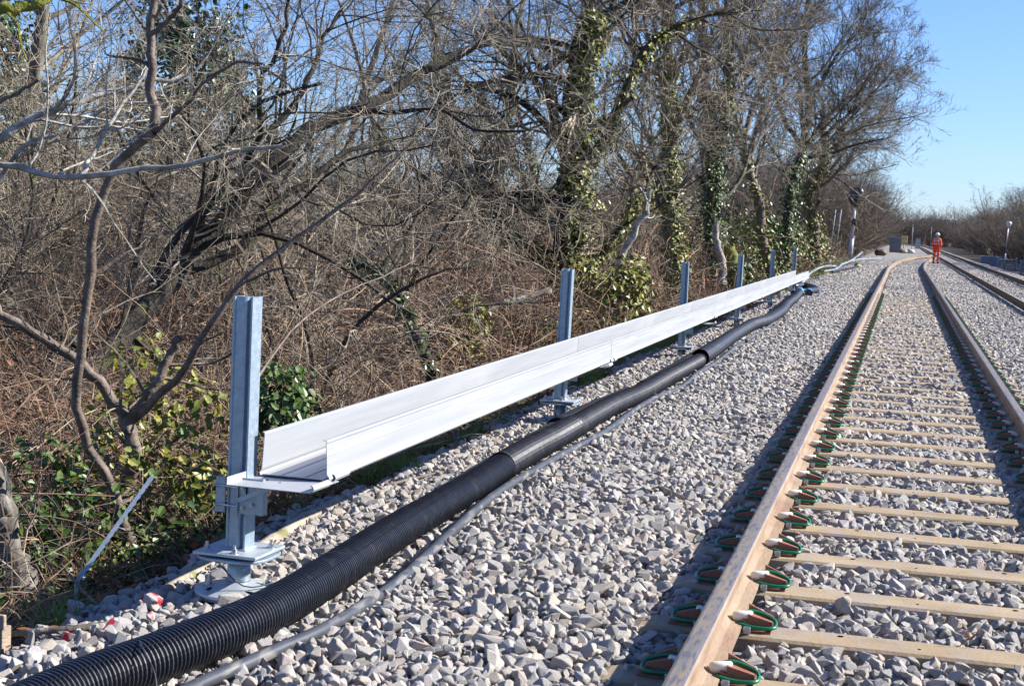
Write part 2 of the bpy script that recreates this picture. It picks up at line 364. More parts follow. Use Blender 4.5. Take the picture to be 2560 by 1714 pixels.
SP = .70968; S0 = 4.99840-.085*0          # sleeper spacing and the first clip's position
SY = S0 - 2*SP + np.arange(52)*SP
def layer(x0, x1, y0, y1, pitch, size, dz, rg, jit=.5):
    xs = np.arange(x0, x1, pitch); ys = np.arange(y0, y1, pitch)
    X, Y = np.meshgrid(xs, ys); X = X.ravel()+rg.uniform(-jit, jit, X.size)*pitch; Y = Y.ravel()+rg.uniform(-jit, jit, Y.size)*pitch
    k = wedge(X, Y); X = X[k]; Y = Y[k]
    el = -2.95-.12*np.sin(Y*1.1)-.08*np.sin(Y*2.7)-.1*rg.random(len(X))
    k = (X > el); X = X[k]; Y = Y[k]
    k = np.random.default_rng(5).random(len(X)) < np.where(X < -2.85, .7, 1); X = X[k]; Y = Y[k]
    s = size*rg.lognormal(0, .30, len(X)); s = np.clip(s, size*.4, size*1.8)
    # keep rails and the middle of the sleepers clear
    ph = np.abs((Y-SY[0]+SP/2) % SP-SP/2)
    onsl = (ph < .088+s*.34) & (X > RC-.24+.12*np.sin(Y*9)) & (X < 1.18+.08*np.sin(Y*7)) & (Y < SY[-1]+.3)
    near_rail = np.minimum(np.abs(X-RC), np.abs(X-RC-1.505)) < .072+s*.35
    nr2 = np.minimum(np.abs(X-2.69), np.abs(X-4.19)) < .06+s*.3
    hump = np.where((X < -1.15) & (X > -1.9), .016, 0)
    # the near rails swing right beyond 72 m
    onsl &= (np.random.default_rng(8).random(len(X)) > np.clip((Y-16)/26, 0, .75))
    k = ~(onsl | (near_rail & (Y < 74)) | nr2)
    X, Y, s, hump = X[k], Y[k], s[k], hump[k]
    Zs = hz(X)+dz+hump+rg.normal(0, .006, len(X))
    rot = rg.uniform(0, 6.283, (len(X), 3)); rot[:, 0] = rg.normal(0, .5, len(X)); rot[:, 1] = rg.normal(0, .5, len(X))
    sc = np.stack([s*rg.uniform(.85, 1.25, len(X)), s*rg.uniform(.8, 1.1, len(X)), s*rg.uniform(.75, 1.2, len(X))], -1)
    return np.stack([X, Y, Zs], -1), rot, sc
rg = np.random.default_rng(11); parts = []
parts.append(layer(-3.6, 5.9, 3, 14, .040, .055, -.012, rg))
parts.append(layer(-3.6, 5.9, 3, 14, .056, .062, .007, rg))
parts.append(layer(-3.6, 5.9, 14, 30, .047, .060, -.004, rg))
parts.append(layer(-3.6, 5.9, 14, 30, .085, .070, .014, rg))
parts.append(layer(-3.6, 5.9, 30, 55, .066, .072, .0, rg))
parts.append(layer(-3.6, 5.9, 55, 110, .11, .095, -.002, rg))
P = np.concatenate([a[0] for a in parts]); RO = np.concatenate([a[1] for a in parts]); SC = np.concatenate([a[2] for a in parts])
print('stones', len(P))
scatter('ballast', P, RO, SC, rg.integers(0, len(stones), len(P)), stones, label='pale grey angular ballast stones spread under and beside the tracks')

red = [stone_mesh(300+k, MT['stone_red'], 14, .75) for k in range(4)]
for k, (x, y, s, lb) in enumerate([
        (-2.72, 5.42, .10, 'largest ballast stone daubed bright red, just left of the front post foot'),
        (-2.66, 5.02, .085, 'pink and red painted ballast stone between the ribbed duct and the fallen branch'),
        (-2.76, 4.86, .075, 'dark ballast stone with red paint lying next to the thin fallen branch end'),
        (-2.60, 5.20, .06, 'small red painted ballast stone close behind the ribbed duct'),
        (-2.52, 4.66, .07, 'ballast stone with a faint pink paint streak near the lower left duct')]):
    o = link('painted_stone', red[k % 4]); o.location = (x, y, gz(x, y)+.03); o.scale = (s, s, s*.9); o.rotation_euler = (.3*k, .2, k*1.3)
    tag(o, lb, 'stone', 'red painted stones by the first post')

# ------------------------------------------------------------------ sleepers with rail clips
def sleeper_mesh():
    m = MB(); z1 = 0.0
    prof = [(-.115, -.09), (-.098, -.012), (-.085, -.002), (.085, -.002), (.098, -.012), (.115, -.09)]
    # prism along X; u = right of travel (-Y), v = up
    m.prism(prof, [(-1.25, 0, -.10), (-1.06, 0, -.012), (-1.0, 0, 0), (1.0, 0, 0), (1.06, 0, -.012), (1.25, 0, -.10)])
    for x in (-.33, .33): m.disc((x, .045, -.004), .011, .0035, 10, 1)
    m.disc((-.05, -.02, -.004), .006, .0035, 8, 1)
    return m
def clip_parts(parent, x, sgn, y=0):
    """rail clip on one side of a rail foot; sgn +1 points to +X"""
    h = MB(); X_ = lambda u: x+sgn*u
    def wedgebox(u0, u1, v0, v1, z0, z1, tip):
        a = [(X_(u0), y+v0, z0), (X_(u0), y+v1, z0), (X_(u1), y+v0*tip, z0), (X_(u1), y+v1*tip, z0)]
        b = [(X_(u0), y+v0, z1), (X_(u0), y+v1, z1), (X_(u1), y+v0*tip, z0+(z1-z0)*.55), (X_(u1), y+v1*tip, z0+(z1-z0)*.55)]
        h.add(a+b, [(0, 2, 3, 1), (4, 5, 7, 6), (0, 1, 5, 4), (2, 6, 7, 3), (0, 4, 6, 2), (1, 3, 7, 5)])
    wedgebox(.070, .115, -.032, .032, .0, .044, 1.0)
    wedgebox(.090, .178, -.030, .012, .006, .062, .45)
    wedgebox(.085, .178, .040, .052, .0, .086, .8)
    h.box(min(X_(.07), X_(.20)), max(X_(.07), X_(.175)), y-.040, y+.040, -.001, .006)
    ho = h.build('rail_clip', MT['housing'], parent)
    t = MB(); path = [(X_(.058), y-.040, .028), (X_(.10), y-.042, .020), (X_(.15), y-.040, .018), (X_(.182), y-.030, .020),
                      (X_(.190), y, .022), (X_(.184), y+.030, .034), (X_(.15), y+.036, .050), (X_(.10), y+.030, .062), (X_(.06), y+.012, .054)]
    t.tube(smooth_path(path, .014), .0072, 8); t.build('spring', MT['green'], ho)
    c = MB(); c.tube([(X_(.030), y, .040), (X_(.035), y, .041), (X_(.046), y, .044), (X_(.10), y+.002, .050), (X_(.104), y+.002, .050)], [.009, .017, .021, .020, .015], 12)
    c.build('insulator', MT['cream'], ho)
    d = MB(); d.box(min(X_(.078), X_(.104)), max(X_(.078), X_(.104)), y-.082, y-.060, .0, .026, bev=.003); d.build('lug', MT['bolt'], ho)
words = 'first second third fourth fifth sixth seventh eighth ninth tenth eleventh twelfth thirteenth fourteenth fifteenth sixteenth seventeenth eighteenth nineteenth twentieth'.split()
sl = sleeper_mesh().build('steel_sleeper', [MT['sleeper'], MT['slot']])
for rx in (RC-TX, RC+1.505-TX):
    for sg in (1, -1): clip_parts(sl, rx, sg)
vis = 0
for k, y in enumerate(SY):
    if k == 0: o = sl
    else: o = copy_tree(sl)
    o.location = (TX, y, 0); j = k-1
    if 0 <= j < 20:
        lb = 'sandy brown steel sleeper of the near track, %s one up from the bottom edge' % words[j]
    elif j < 0: lb = 'sandy brown steel sleeper cut off by the bottom edge of the photo'
    else: lb = 'distant tan steel sleeper, thin line across the near track in the far ballast'
    tag(o, lb, 'sleeper', 'steel sleepers of the near track' if j < 20 else 'distant steel sleepers')

# ------------------------------------------------------------------ rails
def rail_profile():
    h = [(-.070, -.148-.011), (.070, -.159), (.070, -.148), (.030, -.137), (.012, -.125), (.010, -.110), (.010, -.062), (.014, -.050),
         (.0345, -.040), (.035, -.012), (.030, -.003), (.022, 0.0), (-.022, 0.0), (-.030, -.003), (-.035, -.012), (-.0345, -.040), (-.014, -.050),
         (-.010, -.062), (-.010, -.110), (-.012, -.125), (-.030, -.137), (-.070, -.148)]
    ms = [0]*22; ms[11] = 1; ms[12] = 1; ms[13] = 0; ms[10] = 2; ms[9] = 0
    return h, ms
rp_, rm = rail_profile()
def rail(name, pts, mats, label, group):
    m = MB(); path = smooth_path(pts, 1.2) if len(pts) > 2 else pts
    m.prism(rp_, path, rm); o = m.build(name, mats); tag(o, label, 'rail', group); return o
ZR = .170
near = (MT['rust'], MT['railtop'], MT['railedge']); far = (MT['darkrail'], MT['darktop'], MT['darktop'])
def line(x0, extra): return [(x0, y, ZR) for y in (1.5, 10, 20, 30, 40, 50, 60)]+[(a, b, ZR) for a, b in extra]
rail('rail', line(RC, [(-.55, 70), (-.38, 83), (.02, 98), (.62, 110), (1.35, 120), (2.15, 130), (2.55, 136)]), near,
     'left rail of the near track, rusty orange with a worn grey head', 'rails of the near track')
rail('rail', line(RC+1.505, [(.95, 70), (1.13, 83), (1.52, 98), (2.02, 110), (2.50, 120)]), near,
     'right rail of the near track, tan head and shadowed inner side', 'rails of the near track')
rail('rail', [(2.69, y, ZR) for y in (8, 60, 120, 200)]+[(2.55, 260, ZR), (1.8, 340, ZR), (-.5, 460, ZR)], far,
     'dark brown rail nearest the near track, on the far right track', 'rails of the far track')
rail('rail', [(4.19, y, ZR) for y in (8, 60, 120, 200)]+[(4.05, 260, ZR), (3.3, 340, ZR), (1.0, 460, ZR)], far,
     'dark brown outermost rail at the right edge of the far right track', 'rails of the far track')

# ------------------------------------------------------------------ posts on screw piles
PX = -2.475
def h_section(m, z0, z1, x=0, y=0, w=.042, d=.042, tf=.0075, tw=.006, fil=.012):
    """H column: flanges face +X / -X, web between them"""
    p = [(-w, -d), (-w+tf, -d), (-w+tf+.004, -d+.008), (-w+tf+.012, -d+.010), (.004, -d+.011), (.011, -d+.016), (.015, -.016), (.020, -.010), (w-tf-.004, -.010), (w-tf, -.016), (w-tf, -d), (w, -d),
         (w, d), (w-tf, d), (w-tf, tw/2+fil), (w-tf-fil, tw/2), (-w+tf+fil, tw/2), (-w+tf, tw/2+fil), (-w+tf, d), (-w, d)]
    n = len(p); vs = [(x+a, y+b, z) for z in (z0, z1) for a, b in p]
    m.add(vs, [(k, (k+1) % n, n+(k+1) % n, n+k) for k in range(n)]+[tuple(range(n))[::-1], tuple(range(n, 2*n))])
def hexbolt(m, c, r=.011, h=.016, shank=.014):
    m.disc(c, r*1.7, .003, 20); m.disc((c[0], c[1], c[2]+.003), r, h, 6, rot=.4); m.disc((c[0], c[1], c[2]+.003+h), r*.58, shank, 12)
def support_post():
    t = empty('support_post', (0, 0, 0))
    m = MB(); h_section(m, .012, 1.012); m.build('column', MT['galv'], t)
    m = MB(); m.box(-.135, .135, -.135, .135, 0, .012, bev=.002)
    m.box(-.050, .050, -.050, .050, .0125, .018, bev=.002); m.build('base_plate', MT['galvlight'], t)
    for a, b in ((-.10, -.085), (.03, -.105), (.108, .06), (-.08, .108)):
        m = MB(); hexbolt(m, (a, b, .012)); m.build('bolt', MT['bolt'], t)
    m = MB()
    bm = bmesh.new(); bmesh.ops.create_grid(bm, x_segments=1, y_segments=1, size=.145); bm.free()
    # round-cornered pile flange, slightly dished
    n = 48; ring = []
    for k in range(n):
        a = 2*math.pi*k/n; c_, s_ = math.cos(a), math.sin(a); q = (abs(c_)**3.2+abs(s_)**3.2)**(-1/3.2); ring.append((c_*q*.148, s_*q*.148))
    vs = [(x_*f, y_*f, z) for f, z in ((.97, -.020), (1, -.017), (1, -.010), (.985, -.0075)) for x_, y_ in ring]
    fs = [(i*n+k, i*n+(k+1) % n, (i+1)*n+(k+1) % n, (i+1)*n+k) for i in range(3) for k in range(n)]+[tuple(range(n))[::-1], tuple(range(3*n, 4*n))]
    m.add(vs, fs); m.build('pile_flange', MT['galv'], t)
    m = MB(); m.tube([(0, 0, -.16), (0, 0, -.021)], .046, 28); m.build('pile_tube', MT['galv'], t)
    # ground plate: shallow cone of folded plate with slots
    n = 40; vs = []
    for r_, z in ((.048, -.118), (.125, -.138), (.178, -.150), (.180, -.160), (.17, -.175)):
        for k in range(n):
            a = 2*math.pi*k/n; q = r_*(1-.05*abs(math.sin(2*a))*(r_ > .1)); vs.append((q*math.cos(a), q*math.sin(a), z))
    fs = [(i*n+k, (i+1)*n+k, (i+1)*n+(k+1) % n, i*n+(k+1) % n) for i in range(4) for k in range(n)]
    m = MB(); m.add(vs, fs)
    gp = m.build('ground_plate', MT['galvlight'], t)
    for a in (-.75, -2.2, .9, 2.4):
        m = MB(); c = (.125*math.cos(a), .125*math.sin(a)); d = Vector((math.cos(a+.6), math.sin(a+.6), 0))
        m.obox((c[0], c[1], -.1375), d*.022, Vector((-d.y, d.x, 0))*.0065, (0, 0, .0012)); m.build('slot', MT['slot'], gp)
    for a in (-2.75, .35):
        m = MB(); hexbolt(m, (.118*math.cos(a), .118*math.sin(a), -.137), .014, .02, .016); m.build('bolt', MT['bolt'], gp)
    # clamp: channel on the far side, studs, bracket plate and brace that carry the trough
    zc = .19
    m = MB(); m.box(-.086, -.046, -.052, -.046, zc-.03, zc+.11); m.box(-.086, -.081, -.0455, .0, zc-.03, zc+.11); m.box(-.100, -.0865, -.0515, -.037, zc-.03, zc-.024)
    m.build('clamp_channel', MT['galv'], t)
    for z in (zc+.0, zc+.075):
        m = MB(); m.tube([(-.088, -.057, z), (.06, -.057, z)], .0045, 10); m.build('stud', MT['bolt'], t)
    m = MB(); m.box(.022, .0265, -.085, -.044, zc-.045, zc+.122); m.box(.027, .128, -.074, -.069, zc-.025, zc+.118); m.box(.1225, .128, -.0685, -.03, zc-.025, zc+.118)
    bp = m.build('bracket', MT['galv'], t)
    for x_, z in ((.046, zc+.08), (.086, zc+.09), (.046, zc), (.086, zc+.015)):
        m = MB(); m.tube([(x_, -.0725, z), (x_, -.086, z)], .0085, 6, sm=False); m.tube([(x_, -.086, z), (x_, -.093, z)], .005, 10); m.build('bolt', MT['bolt'], bp)
    m = MB(); m.box(.058, .063, -.0795, -.0785, zc+.045, zc+.105); m.build('slot', MT['slot'], bp)
    m = MB(); m.bar((.03, -.088, zc+.03), (.20, -.06, zc+.108), .018, .004, upv=(0, 1, 0)); m.build('brace', MT['galv'], t)
    # support plate under the trough, with an upturned back lip and rolled front lip
    zs = .300
    prof = [(.040, zs+.030), (.037, zs+.030), (.037, zs-.002), (.375, zs-.002), (.395, zs+.004), (.402, zs+.014), (.398, zs+.026), (.388, zs+.030),
            (.385, zs+.027), (.393, zs+.023), (.396, zs+.014), (.391, zs+.007), (.374, zs+.001), (.040, zs+.001)]
    m = MB(); y0, y1 = -.205, -.045; n = len(prof); m.box(.041, .372, -.0445, .10, zs-.0018, zs+.0008)
    m.add([(a, y0, b) for a, b in prof]+[(a, y1, b) for a, b in prof], [(k, (k+1) % n, n+(k+1) % n, n+k) for k in range(n)]+[tuple(range(n))[::-1], tuple(range(n, 2*n))])
    m.build('support_plate', MT['tray'], t)
    return t
posts = [(5.68, .100, 0, 'nearest support post, tall galvanised H column at the open trough end with full bracket visible'),
         (11.66, .092, .01, 'second support post from the front, rising behind the trough with ivy tree behind it'),
         (18.45, .042, -.01, 'third support post from the front, galvanised column behind the trough'),
         (24.79, .062, .008, 'fourth support post, standing in front of the mossy broken stump'),
         (31.14, .080, 0, 'fifth support post, thin blue column second from the far end'),
         (37.59, .092, .0, 'farthest support post, thin blue column at the far end of the trough')]
sp0 = support_post()
for k, (y, z, ln, lb) in enumerate(posts):
    o = sp0 if k == 0 else copy_tree(sp0)
    o.location = (PX, y, z); o.rotation_euler = (0, ln, R_(-4) if k == 0 else R_([0, 3, -2, 4, 0][k-1]))
    if k == 0: o.rotation_euler.z = R_(-3)
    tag(o, lb, 'post', 'galvanised posts carrying the cable trough')

# ------------------------------------------------------------------ cable trough, six lengths
def trough(y0, y1, label, y0b=None, y1b=None):
    y0b = y0 if y0b is None else y0b; y1b = y1 if y1b is None else y1b
    t = empty('cable_trough', (0, 0, 0)); xb, xf, zb = -2.405, -2.128, .405; t.location = (-2.27, (y0+y1)/2, zb)
    off = Vector(t.location)
    def wall(name, prof, ya, yb):
        m = MB(); n = len(prof)
        m.add([(a-off.x, ya-off.y, b-off.z) for a, b in prof]+[(a-off.x, yb-off.y, b-off.z) for a, b in prof],
              [(k, (k+1) % n, n+(k+1) % n, n+k) for k in range(n)]+[tuple(range(n))[::-1], tuple(range(n, 2*n))])
        return m.build(name, MT['tray'], t)
    T = .0028
    # front wall: base bulge, rib, leaning slightly, folded lip on top
    ctr = [(xf-.012, zb+.006), (xf+.006, zb-.001), (xf+.012, zb+.008), (xf+.008, zb+.018), (xf+.002, zb+.023), (xf+.0015, zb+.027), (xf-.0005, zb+.031), (xf-.0035, zb+.095),
           (xf-.0030, zb+.099), (xf-.0042, zb+.103), (xf-.0075, zb+.146), (xf-.0045, zb+.150), (xf-.0045, zb+.156), (xf-.009, zb+.160), (xf-.022, zb+.161)]
    wall('front_wall', ctr+[(a-T, b-.0015) for a, b in ctr[::-1]], y0, y1)
    ctb = [(xb+.012, zb+.006), (xb-.004, zb+.001), (xb-.009, zb+.012), (xb-.001, zb+.024), (xb+.001, zb+.03), (xb+.008, zb+.165), (xb+.006, zb+.171), (xb-.002, zb+.173)]
    wall('back_wall', ctb+[(a+T, b+.0012) for a, b in ctb[::-1]], y0b, y1b)
    wall('floor', [(xb+.006, zb+.004), (xf-.014, zb+.004), (xf-.014, zb+.0075), (xf-.09, zb+.0075), (xf-.092, zb+.010), (xf-.096, zb+.0075), (xb+.09, zb+.0075), (xb+.087, zb+.010), (xb+.083, zb+.0075), (xb+.006, zb+.0075)], max(y0, y0b), min(y1, y1b))
    tag(t, label, 'cable trough', 'pale metal cable trough lengths')
    return t
js = [5.70, 11.85, 18.62, 25.05, 31.6, 37.75]
tl = ['nearest length of pale metal cable trough, open end at the nearest post and scratched side',
      'second length of pale cable trough, starting at the shiny joint by the second post',
      'third length of pale cable trough, between the third and fourth posts',
      'fourth length of pale cable trough, between the fourth and fifth posts',
      'farthest short length of pale cable trough, its front wall sticking out past the last post']
for k in range(5):
    trough(js[k]+.004, js[k+1]-.004, tl[k], y1b=(37.15 if k == 4 else None))
for k, y in enumerate(js[:5]):
    t = MB(); y0, y1 = (y+.045, y+.21) if k == 0 else (y-.11, y-.01)
    c = [(-2.121, .397), (-2.110, .402), (-2.105, .413), (-2.110, .424), (-2.119, .4285)]
    prof = c+[(a-.002+(.0), b-.002) for a, b in c[::-1]]; prof = c+[(a*1-.003, b*1) for a, b in c[::-1]]
    n = 5; vs = []
    for yy in (y0, y1):
        vs += [(a, yy, b) for a, b in prof]
    n = len(prof); t.add(vs, [(q, (q+1) % n, n+(q+1) % n, n+q) for q in range(n)]+[tuple(range(n))[::-1], tuple(range(n, 2*n))])
    if k > 0:
        t.add([(a, yy+.15, b) for yy in (y0-.01, y1) for a, b in prof], [(q, (q+1) % n, n+(q+1) % n, n+q) for q in range(n)]+[tuple(range(n))[::-1], tuple(range(n, 2*n))])
    o = t.build('trough_clip', MT['tray'])
    tag(o, ['pale clip rolled over the lower lip at the open near end of the trough', 'pale clip over the trough joint just past the second post', 'pale clip over the trough joint just past the third post',
            'pale clip over the trough joint just past the fourth post', 'pale clip over the trough joint just past the fifth post'][k], 'clip', 'clips on the trough lower lip')

# ------------------------------------------------------------------ ducts and cables
def zoff(y): return .022
ductc = [(-2.36, 3.3), (-2.31, 3.94), (-2.27, 4.21), (-2.21, 4.48), (-2.14, 4.89), (-2.115, 5.29), (-2.12, 5.8), (-2.14, 6.45), (-2.15, 7.17), (-2.16, 7.95), (-2.18, 9.04), (-2.17, 9.91), (-2.16, 10.58)]
RD = .084
def ribbed(name, pts, r, pitch, amp, n=22, fine=1.0):
    path = smooth_path([(x, y, gz(x, y)+r+zz) for x, y, zz in pts], pitch/4)
    # resample evenly at a quarter pitch, skip part of the ribs when they are far too fine to see
    d = [0]
    for a, b in zip(path, path[1:]): d.append(d[-1]+(b-a).length)
    L = d[-1]; k = int(L/(pitch/4)); A = np.array([tuple(p) for p in path]); D = np.array(d); u = np.arange(k)*pitch/4
    Pn = np.stack([np.interp(u, D, A[:, j]) for j in range(3)], -1); rad = np.tile([r, r, r-amp, r-amp], k//4+1)[:k]
    T = np.gradient(Pn, axis=0); T = norm(T); ref = np.array([0, 0, 1.]); U = norm(np.cross(T, ref)); W = np.cross(U, T)
    a = np.linspace(0, 2*np.pi, n, endpoint=False)
    V = Pn[:, None]+rad[:, None, None]*(U[:, None]*np.cos(a)[None, :, None]+W[:, None]*np.sin(a)[None, :, None])
    i = np.arange(k-1)[:, None]*n; j = np.arange(n)[None]; j2 = (j+1) % n
    Q = np.stack([i+j, i+j2, i+n+j2, i+n+j], -1).reshape(-1, 4)
    return link(name, mesh_np(name, V.reshape(-1, 3), Q, MT['duct'], smooth=False)), Pn, U, W
o, PN, PU, PW = ribbed('ribbed_duct', [(x, y, .004*math.sin(y*2.1)) for x, y in ductc], RD, .0205, .0100, 32)
tag(o, 'long black ribbed plastic duct in the foreground with a split seam', 'duct')
# split seam along the near duct: a dark lapped edge wandering over the ribs
seam = MB(); pts = []
for q in range(0, len(PN)-4, 3):
    yy = PN[q][1]; ph = 1.05-.25*math.sin((yy-4)*.55)+(.42*max(0, min(1, (yy-6)/3.5)))
    rr = RD-.0004
    pts.append(Vector(PN[q])+Vector(PU[q])*math.cos(ph)*rr+Vector(PW[q])*math.sin(ph)*rr)
seam.tube(pts, .0020, 5); seam.build('seam', MT['slot'], o)
o, *_ = ribbed('duct_sleeve', [(-2.178, 8.7, .002), (-2.178, 9.4, .003), (-2.165, 9.95, .004), (-2.16, 10.62, .006)], RD+.003, .013, .0024, 26)
tag(o, 'smoother black sleeve wrapped round the duct just before the second post foot', 'duct sleeve')
o, *_ = ribbed('ribbed_duct', [(-2.16, 10.5, 0), (-2.15, 11.92, .006), (-2.10, 13.23, 0), (-2.08, 14.6, .006), (-2.07, 15.95, .0), (-2.06, 16.75, .0)], RD, .0205, .0045, 26)
tag(o, 'middle stretch of black duct, from the sleeve to the dark gap near the third post', 'duct')
o, *_ = ribbed('ribbed_duct', [(-2.06, 16.95, .012), (-2.08, 18.5, .01), (-2.14, 21.0, .0), (-2.12, 23.5, .012), (-2.03, 25.2, .004), (-2.04, 28.2, .0), (-2.14, 31.0, .01), (-2.22, 34.6, .0), (-2.32, 37.6, .01)], RD+.012, .03, .002, 22)
tag(o, 'farthest stretch of smooth black duct, winding to the blue wrapped end', 'duct')
m = MB(); m.tube([(-2.06, 16.72, gz(-2.06, 0)+RD), (-2.06, 16.96, gz(-2.06, 0)+RD+.01)], RD-.016, 20); o = m.build('duct_coupling', MT['black']); tag(o, 'dark inner coupling in the gap between two duct lengths', 'coupling')
m = MB(); m.tube([(-2.32, 37.55, .05), (-2.345, 38.2, .055)], RD+.016, 22); m.build('duct_band', MT['blue']); o = bpy.context.scene.objects[-1] if False else None
o = bpy.data.objects['duct_band']; tag(o, 'blue wrapping band round the far end of the black duct', 'band', 'blue bands at the duct end')
# second blue banded duct bending round behind it
bend = smooth_path([(-2.10, 37.9, .03), (-2.16, 38.7, .04), (-2.05, 39.9, .04), (-2.15, 41.0, .05), (-2.45, 41.6, .08), (-2.7, 41.0, .06)], .15)
m = MB(); m.tube(bend, .085, 18); o = m.build('bent_duct', MT['duct']); tag(o, 'black duct end bent round in a hook beyond the end of the trough', 'duct')
m = MB(); m.tube([(-2.115, 38.1, .032), (-2.16, 38.7, .04)], .089, 20); o = m.build('duct_band', MT['blue']); tag(o, 'blue wrapping band on the hooked duct end, right of the other band', 'band', 'blue bands at the duct end')
# flat split duct halves lying behind the main duct
def half_shell(pts, r, a0, a1, label):
    path = smooth_path([(x, y, gz(x, y)+z) for x, y, z in pts], .12); m = MB(); n = 8; vs = []
    for i, p in enumerate(path):
        t = (path[min(i+1, len(path)-1)]-path[max(i-1, 0)]).normalized(); x = t.cross(Vector((0, 0, 1))).normalized(); z = x.cross(t)
        for rr in (r, r-.006):
            for k in range(n+1):
                a = a0+(a1-a0)*k/n; vs.append(p+x*math.cos(a)*rr+z*math.sin(a)*rr)
    N_ = 2*(n+1); fs = []
    for i in range(len(path)-1):
        for k in range(n): fs.append((i*N_+k, i*N_+k+1, (i+1)*N_+k+1, (i+1)*N_+k)); fs.append((i*N_+n+1+k, (i+1)*N_+n+1+k, (i+1)*N_+n+2+k, i*N_+n+2+k))
        fs.append((i*N_, (i+1)*N_, (i+1)*N_+n+1, i*N_+n+1)); fs.append((i*N_+n, i*N_+2*n+1, (i+1)*N_+2*n+1, (i+1)*N_+n))
    for b in (0, (len(path)-1)*N_):
        for k in range(n): fs.append((b+k, b+k+1, b+n+2+k, b+n+1+k))
    m.add(vs, fs, 0, True); o = m.build('split_duct', MT['duct']); tag(o, label, 'split duct', 'split duct halves behind the main duct'); return o
half_shell([(-2.24, 7.6, .03), (-2.26, 8.6, .04), (-2.27, 9.6, .045), (-2.26, 10.5, .06)], .085, 1.0, 3.0, 'split black duct half tucked behind the ribbed duct before the second post')
half_shell([(-2.25, 10.55, .08), (-2.24, 11.4, .075), (-2.24, 12.4, .05), (-2.22, 13.3, .04)], .09, .9, 2.9, 'split black duct half flared open beside the second post foot')
half_shell([(-2.20, 14.0, .03), (-2.19, 15.5, .04), (-2.17, 17.2, .06), (-2.19, 18.8, .05), (-2.22, 20.5, .03)], .09, .9, 2.9, 'split black duct half lying behind the duct at the third post')

cablep = [(-2.06, 4.0), (-2.02, 4.4), (-1.98, 4.61), (-1.94, 4.85), (-1.9, 5.06), (-1.88, 5.35), (-1.875, 5.82), (-1.91, 6.32), (-1.96, 6.89), (-2.02, 7.64), (-2.045, 8.33), (-2.03, 9.4), (-1.99, 10.32), (-1.97, 11.07), (-2.0, 12.3), (-1.98, 13.4), (-1.90, 14.31), (-1.94, 15.91), (-1.92, 17.4), (-1.97, 20.21),
          (-1.93, 23.18), (-1.97, 26.5), (-2.02, 29.23), (-2.04, 32), (-2.0, 34.3), (-1.93, 37), (-1.86, 40)]
m = MB(); m.tube(smooth_path([(x, y, gz(x, y)+.036) for x, y in cablep], .09), .0235, 12); o = m.build('thick_cable', MT['cable'])
tag(o, 'dusty dark grey cable snaking on the ballast right of the black duct', 'cable')
for k, (pts, lb) in enumerate([
        ([(-2.49, 5.55, .06), (-2.44, 5.58, .0), (-2.39, 5.60, -.02), (-2.33, 5.68, -.015), (-2.26, 5.78, .0), (-2.2, 5.86, .07)], 'thin dark wire looping from the nearest post foot to the duct'),
        ([(-2.22, 4.35, .105), (-2.17, 4.28, .10), (-2.10, 4.22, .05), (-2.05, 4.15, -.01), (-1.98, 4.1, -.03)], 'thin dark wire hanging off the ribbed duct at the bottom left'),
        ([(-2.49, 11.62, .05), (-2.485, 11.55, -.02), (-2.46, 11.40, -.05), (-2.44, 11.1, -.04), (-2.4, 10.9, -.03)], 'thin pale wire dangling from the second post plate'),
        ([(-2.19, 7.05, .09), (-2.17, 7.1, .12), (-2.15, 7.2, .2)], 'short wire sticking up from the ribbed duct')]):
    m = MB(); m.tube(smooth_path(pts, .02), .0028, 6); o = m.build('wire', MT['wire']); tag(o, lb, 'wire')

# ------------------------------------------------------------------ vegetation generators
class Grow:
    """batches of branch polylines, all made with numpy; level by level"""
    def __init__(s, seed): s.r = np.random.default_rng(seed); s.L = []
    def level(s, S0_, D, ln, r0, n, wob, upw, taper=.45, droop=None):
        r = s.r; m = len(S0_); P = np.zeros((m, n, 3)); P[:, 0] = S0_; d = norm(np.asarray(D, float)); seg = (np.asarray(ln)/(n-1))[:, None]
        w1 = r.normal(0, 1, (m, 3))
        for i in range(1, n):
            w1 = .5*w1+.87*r.normal(0, 1, (m, 3))
            d = d+wob*w1; d[:, 2] += upw
            d = norm(d); P[:, i] = P[:, i-1]+d*seg
        t = np.linspace(0, 1, n)[None]; R = np.asarray(r0)[:, None]*(1-(1-taper)*t)
        return P, R, np.asarray(ln, float)
    def spawn(s, lv, k, t0=.2, t1=1., ang=(45, 12), lr=.5, rr=.6, rmin=.0018, tip=True):
        P, R, ln = lv; r = s.r; m, n, _ = P.shape; par = np.repeat(np.arange(m), k)
        t = r.uniform(t0, t1, m*k); f = t*(n-1); i = np.minimum(f.astype(int), n-2); q = (f-i)[:, None]
        pos = P[par, i]*(1-q)+P[par, i+1]*q; T = norm(P[par, i+1]-P[par, i])
        rd = r.normal(0, 1, (m*k, 3)); N = norm(rd-(rd*T).sum(-1, keepdims=True)*T)
        a = np.radians(r.normal(ang[0], ang[1], m*k))[:, None]; D = np.cos(a)*T+np.sin(a)*N
        L = ln[par]*lr*(1.15-.6*t)*r.uniform(.6, 1.3, m*k)
        rad = np.maximum((R[par, i]*(1-q[:, 0])+R[par, i+1]*q[:, 0])*rr*r.uniform(.7, 1, m*k), rmin)
        return pos, D, L, rad
def resample(pts, n):
    A = np.array(smooth_path(pts, .08)); d = np.concatenate([[0], np.cumsum(np.linalg.norm(np.diff(A, axis=0), axis=1))])
    u = np.linspace(0, d[-1], n); return np.stack([np.interp(u, d, A[:, j]) for j in range(3)], -1), d[-1]
